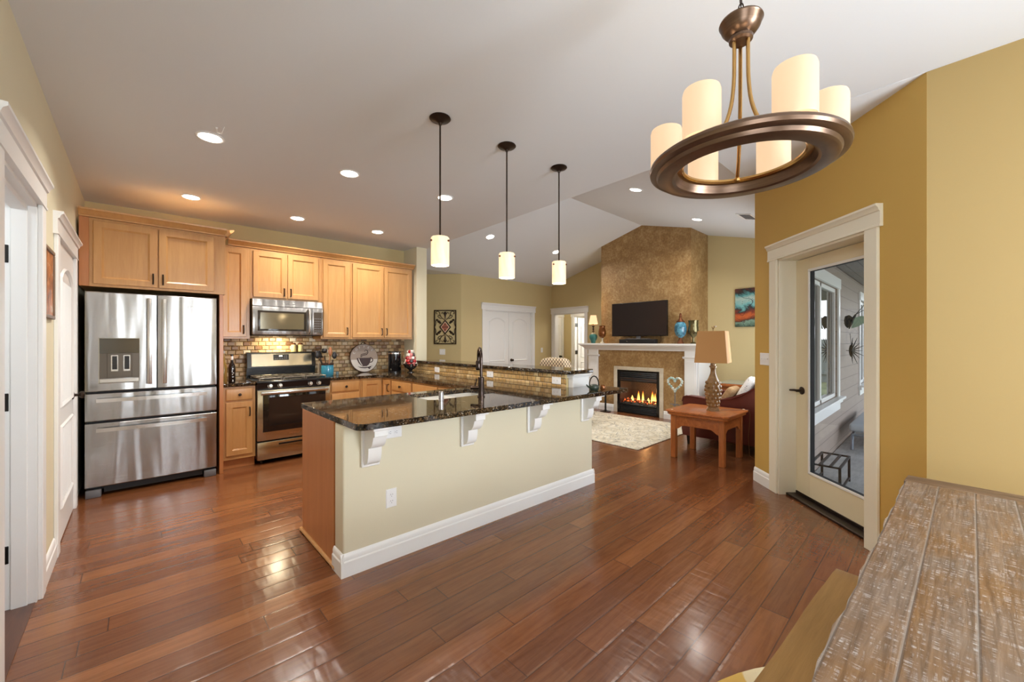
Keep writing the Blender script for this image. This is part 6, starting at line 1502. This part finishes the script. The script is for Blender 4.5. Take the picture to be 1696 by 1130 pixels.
obj('tile_flowers', mb, plain('deep_red_glaze', rgb(104, 44, 38), 0.4), t)

def mk_photo():
    b = NB('brown_collage_print'); co = b.coord(); n = b.noise(b.scale(co, 1, 6, 5), 2.2, 4.0, 0.65, 0.5)
    return b.bsdf(base=b.ramp(n, [(0.3, rgb(66, 46, 34)), (0.45, rgb(150, 88, 48)), (0.58, rgb(190, 120, 66)), (0.66, rgb(206, 196, 180)), (0.8, rgb(96, 82, 70))]), rough=0.4)
t = thing('framed_picture', 'narrow brown framed print between the two left doors', 'picture', (XL, 3.53, 1.49))
mb = MB(); mb.ring(F_left, 3.36, 3.70, 1.49, 1.90, 0.022, 0.0005, 0.016, 0.003); obj('frame', mb, plain('brown_grey_frame', rgb(120, 98, 78), 0.45), t)
obj('print', MB().fbox(F_left, 3.375, 3.685, 1.505, 1.885, 0.0005, 0.008), mk_photo(), t)

# dining table, bench and round rug ------------------------------------------------
t = thing('dining_table', 'rustic whitewashed plank dining table in the right foreground', 'table', (0, 0, 0))
L0, L1, Wd, zt_ = -0.30, 2.40, 1.0, 0.7515
random.seed(5); pts = []
n = 60; edge = [0.0025 * math.sin(i * 0.7) + 0.002 * math.sin(i * 1.9 + 1) + random.uniform(-.0008, .0008) for i in range(n + 1)]
for i in range(n + 1): pts.append((L0 + (L1 - L0) * i / n, edge[i]))
pts += [(L1, -Wd), (L0, -Wd)]
mb = MB(); mb.prism([(x, y, zt_ - 0.045) for x, y in pts], (0, 0, 0.045), 0.003, 2); obj('plank_top', mb, M['table'], t)
mb = MB(); mb.prism([(L1 + 0.002, 0.004, zt_ - 0.045), (L1 + 0.105, 0.0, zt_ - 0.045), (L1 + 0.105, -Wd, zt_ - 0.045), (L1 + 0.002, -Wd, zt_ - 0.045)], (0, 0, 0.0452), 0.005, 2)
def mk_bread():
    b = NB('whitewashed_end_board'); co = b.coord(); x, y, z = b.sep(co)
    g = b.noise(b.comb(b.math('MULTIPLY', x, 34.0), b.math('MULTIPLY', y, 2.5), z), 1.5, 6.0, 0.65, 1.0)
    return b.bsdf(base=b.ramp(g, [(0.3, rgb(92, 70, 50)), (0.55, rgb(128, 102, 78)), (0.75, rgb(164, 148, 132))]), rough=0.55, normal=b.bump(g, 0.4, 0.004))
obj('end_board', mb, mk_bread(), t)
mb = MB(); mb.box(L0 + 0.2, L1 - 0.1, -0.10, -0.07, 0.62, 0.713); mb.box(L0 + 0.2, L1 - 0.1, -0.93, -0.90, 0.62, 0.713); obj('apron', mb, M['bench'], t)
for x in (-0.15, 2.18):
    for y in (-0.16, -0.84): obj('leg', MB().box(x - 0.05, x + 0.05, y - 0.05, y + 0.05, 0, 0.715, 0.006), M['bench'], t)
t.location = (0.02, 0.188, 0.0085); t.rotation_euler = (0, 0, math.radians(-1.9))
t = thing('bench', 'long brown wooden bench along the dining table edge', 'bench', (0, 0, 0))
random.seed(9); n = 40; pts = [(-0.28 + 2.29 * i / n, 0.0015 * math.sin(i * 0.6) + random.uniform(-.0004, .0004)) for i in range(n + 1)] + [(2.01, -0.33), (-0.28, -0.33)]
mb = MB(); mb.prism([(x, y, 0.415) for x, y in pts], (0, 0, 0.045), 0.006, 2); obj('seat', mb, M['bench'], t)
for x in (-0.1, 1.78):
    mb = MB(); mb.box(x - 0.03, x + 0.03, -0.29, -0.04, 0.0, 0.414, 0.004); obj('leg', mb, M['bench'], t)
obj('stretcher', MB().box(-0.07, 1.75, -0.18, -0.15, 0.14, 0.20), M['bench'], t)
t.location = (0.0, 0.405, 0.0085); t.rotation_euler = (0, 0, math.radians(-3.4))
t = thing('round_rug', 'round cream and yellow rug under the dining table', 'rug', (1.365, -0.34, 0))
obj('pile', MB().lathe([(0, 0.001), (1.0, 0.001), (1.0, 0.007), (0.99, 0.008), (0, 0.008)], (1.365, -0.34, 0), 72), M['rug_round'], t)

# porch furniture and ornaments -----------------------------------------------
PZ = -0.0595
t = thing('plant_stand', 'low black metal slatted stand on the porch', 'stand', (5.0, 0.78, PZ))
mb = MB(); zs = PZ + 0.24
for x in (4.72, 5.26):
    for y in (0.64, 0.86): mb.box(x - 0.010, x + 0.010, y - 0.010, y + 0.010, PZ, zs)
for y in (0.64, 0.86): mb.box(4.72, 5.26, y - 0.008, y + 0.008, PZ + 0.03, PZ + 0.044)
obj('leg_frame', mb, M['black_matte'], t)
mb = MB()
for y in (0.64, 0.71, 0.79, 0.86): mb.box(4.70, 5.28, y - 0.010, y + 0.010, zs, zs + 0.014)
for x in (4.71, 5.27): mb.box(x - 0.01, x + 0.01, 0.64, 0.86, zs, zs + 0.014)
obj('top', mb, M['black_matte'], t)
t = thing('chaise_lounge', 'pale cushioned lounger with tubular silver legs on the porch', 'lounger', (7.4, 0.45, PZ))
mb = MB()
for y in (0.80, 0.16):
    mb.tube([(6.80, y, PZ + 0.006), (6.80, y, PZ + 0.13), (6.86, y, PZ + 0.19), (7.0, y, PZ + 0.205), (8.5, y, PZ + 0.205)], 0.018, 10); mb.tube([(8.4, y, PZ + 0.006), (8.4, y, PZ + 0.2)], 0.018, 10)
mb.tube([(6.86, 0.80, PZ + 0.19), (6.86, 0.16, PZ + 0.19)], 0.016, 8); obj('tube_frame', mb, plain('satin_aluminium', rgb(150, 160, 172), 0.3, 0.9), t)
obj('cushion', MB().box(6.88, 8.6, 0.12, 0.84, PZ + 0.226, PZ + 0.33, 0.03, 3), plain('pale_blue_cushion', rgb(196, 206, 216), 0.8), t)
# butterfly and spiky sun ornaments on the siding
M['wire'] = plain('dark_metal_ornament', rgb(52, 52, 50), 0.4, 0.6)
t = thing('butterfly_ornament', 'metal butterfly with one green wing on the siding', 'wall ornament', (7.5, 0.92, 1.55))
Fw = Fr((7.10, 0.845, 1.64), (0.25, -1, 0), (-1, -0.25, 0)); mb = MB(); k_ = 0.5
def Q_(a, b, c=0.0): return Fw(a * k_, b * k_ * 1.15, c)
mb.tube([Q_(-0.04, -0.20), Q_(0.0, -0.08), Q_(0.06, 0.06), Q_(0.10, 0.14)], [0.006, 0.016, 0.018, 0.010], 8); mb.tube([Q_(0.10, 0.14), Q_(0.20, 0.26), Q_(0.28, 0.36)], 0.004, 6); mb.tube([Q_(0.10, 0.14), Q_(0.24, 0.22), Q_(0.36, 0.28)], 0.004, 6); mb.tube([Q_(0.0, -0.05), (7.10, 0.92, 1.60)], 0.005, 6); obj('body', mb, M['wire'], t)
mb = MB(); mb.prism([Q_(a, b) for a, b in ((0.05, 0.06), (-0.04, 0.13), (-0.13, 0.10), (-0.15, 0.0), (-0.13, -0.12), (-0.08, -0.18), (-0.03, -0.16))], Fw.n * 0.008); obj('wing', mb, M['wire'], t)
mb = MB(); mb.prism([Q_(a, b, 0.006) for a, b in ((0.07, 0.06), (0.20, 0.10), (0.36, 0.08), (0.42, 0.0), (0.30, -0.05), (0.14, -0.15), (0.0, -0.19))], Fw.n * 0.008); obj('wing', mb, plain('pale_green_glass_wing', rgb(150, 172, 150), 0.25), t, label='pale green wing')
t = thing('sunburst_ornament', 'spiky dark metal ornament hanging below the butterfly', 'wall ornament', (7.3, 0.92, 1.23))
mb = MB(); c0_ = Vector((7.30, 0.865, 1.225)); mb.superell(c0_, (0.03, 0.028, 0.09), 1, 1, None, 10, 7)
for k in range(16):
    a = 2 * PI * k / 16; L_ = 0.10 + 0.03 * (k % 2); mb.tube([c0_, c0_ + Vector((math.cos(a) * 0.10, -abs(math.cos(a)) * L_ * (1.0 if math.cos(a) > 0 else 0.2) - 0.01, math.sin(a) * L_ * 1.5))], [0.010, 0.002], 6)
mb.tube([c0_ + Vector((0, 0.0, 0.08)), c0_ + Vector((-0.03, 0.01, 0.24))], 0.003, 5); mb.tube([c0_, (7.30, 0.922, 1.225)], 0.005, 5); obj('spikes', mb, M['wire'], t)

# yard seen reflected in the porch windows
M['fence'] = mk_boards('weathered_fence_boards', 'y', rgb(150, 152, 146), rgb(112, 116, 110), 0.15, rgb(60, 62, 58))
t = thing('board_fence', 'weathered grey board fence at the back of the yard', 'fence', (19, -3, -0.2))
mb = MB()
for i in range(46): y = -9 + i * 0.26; mb.box(18.98, 19.01, y, y + 0.245, -0.2, 1.42 + 0.02 * (i % 3))
obj('boards', mb, M['fence'], t); mb = MB(); mb.box(18.92, 18.98, -9, 2.9, 0.1, 0.2); mb.box(18.92, 18.98, -9, 2.9, 1.1, 1.2); obj('rail', mb, M['fence'], t)
def tree(x, y, h, seed, label):
    random.seed(seed); t = thing('yard_tree', label, 'tree', (x, y, -0.2), 'trees beyond the fence')
    mb = MB(); tips = []
    def br(p, d, L, r, lev):
        q = p + d * L; mb.tube([p, (p + q) / 2 + Vector((random.uniform(-.05, .05) * L, random.uniform(-.05, .05) * L, 0)), q], [r, r * 0.8, r * 0.6], 6)
        tips.append(q)
        if lev < 3:
            for k in range(4):
                nd = (d + Vector((random.uniform(-.9, .9), random.uniform(-.9, .9), random.uniform(-.1, .6)))).normalized(); br(q, nd, L * 0.68, r * 0.6, lev + 1)
    br(Vector((x, y, -0.2)), Vector((0, 0, 1)), h * 0.34, 0.16, 0); obj('trunk', mb, plain('bark_%d' % seed, rgb(84, 76, 68), 0.9), t)
    mb = MB()
    for q in tips:
        for k in range(9):
            c = q + Vector((random.gauss(0, .35), random.gauss(0, .35), random.gauss(0, .3))); d1 = Vector((random.uniform(-1, 1), random.uniform(-1, 1), random.uniform(-1, 1))).normalized() * 0.09; d2 = d1.cross(Vector((random.uniform(-1, 1), random.uniform(-1, 1), 1)).normalized())
            mb.face([c - d1, c - d2, c + d1, c + d2])
    obj('blossom', mb, plain('pale_blossom_%d' % seed, rgb(214, 216, 210), 0.9), t, smooth=False)
tree(21.5, -0.6, 7.5, 1, 'pale blossoming tree reflected in the porch window, nearest the house')
tree(25.5, -8.5, 8.5, 2, 'pale blossoming tree farther right beyond the grey fence')
tree(31, 4.5, 7.0, 3, 'pale blossoming tree standing behind the porch wall line')
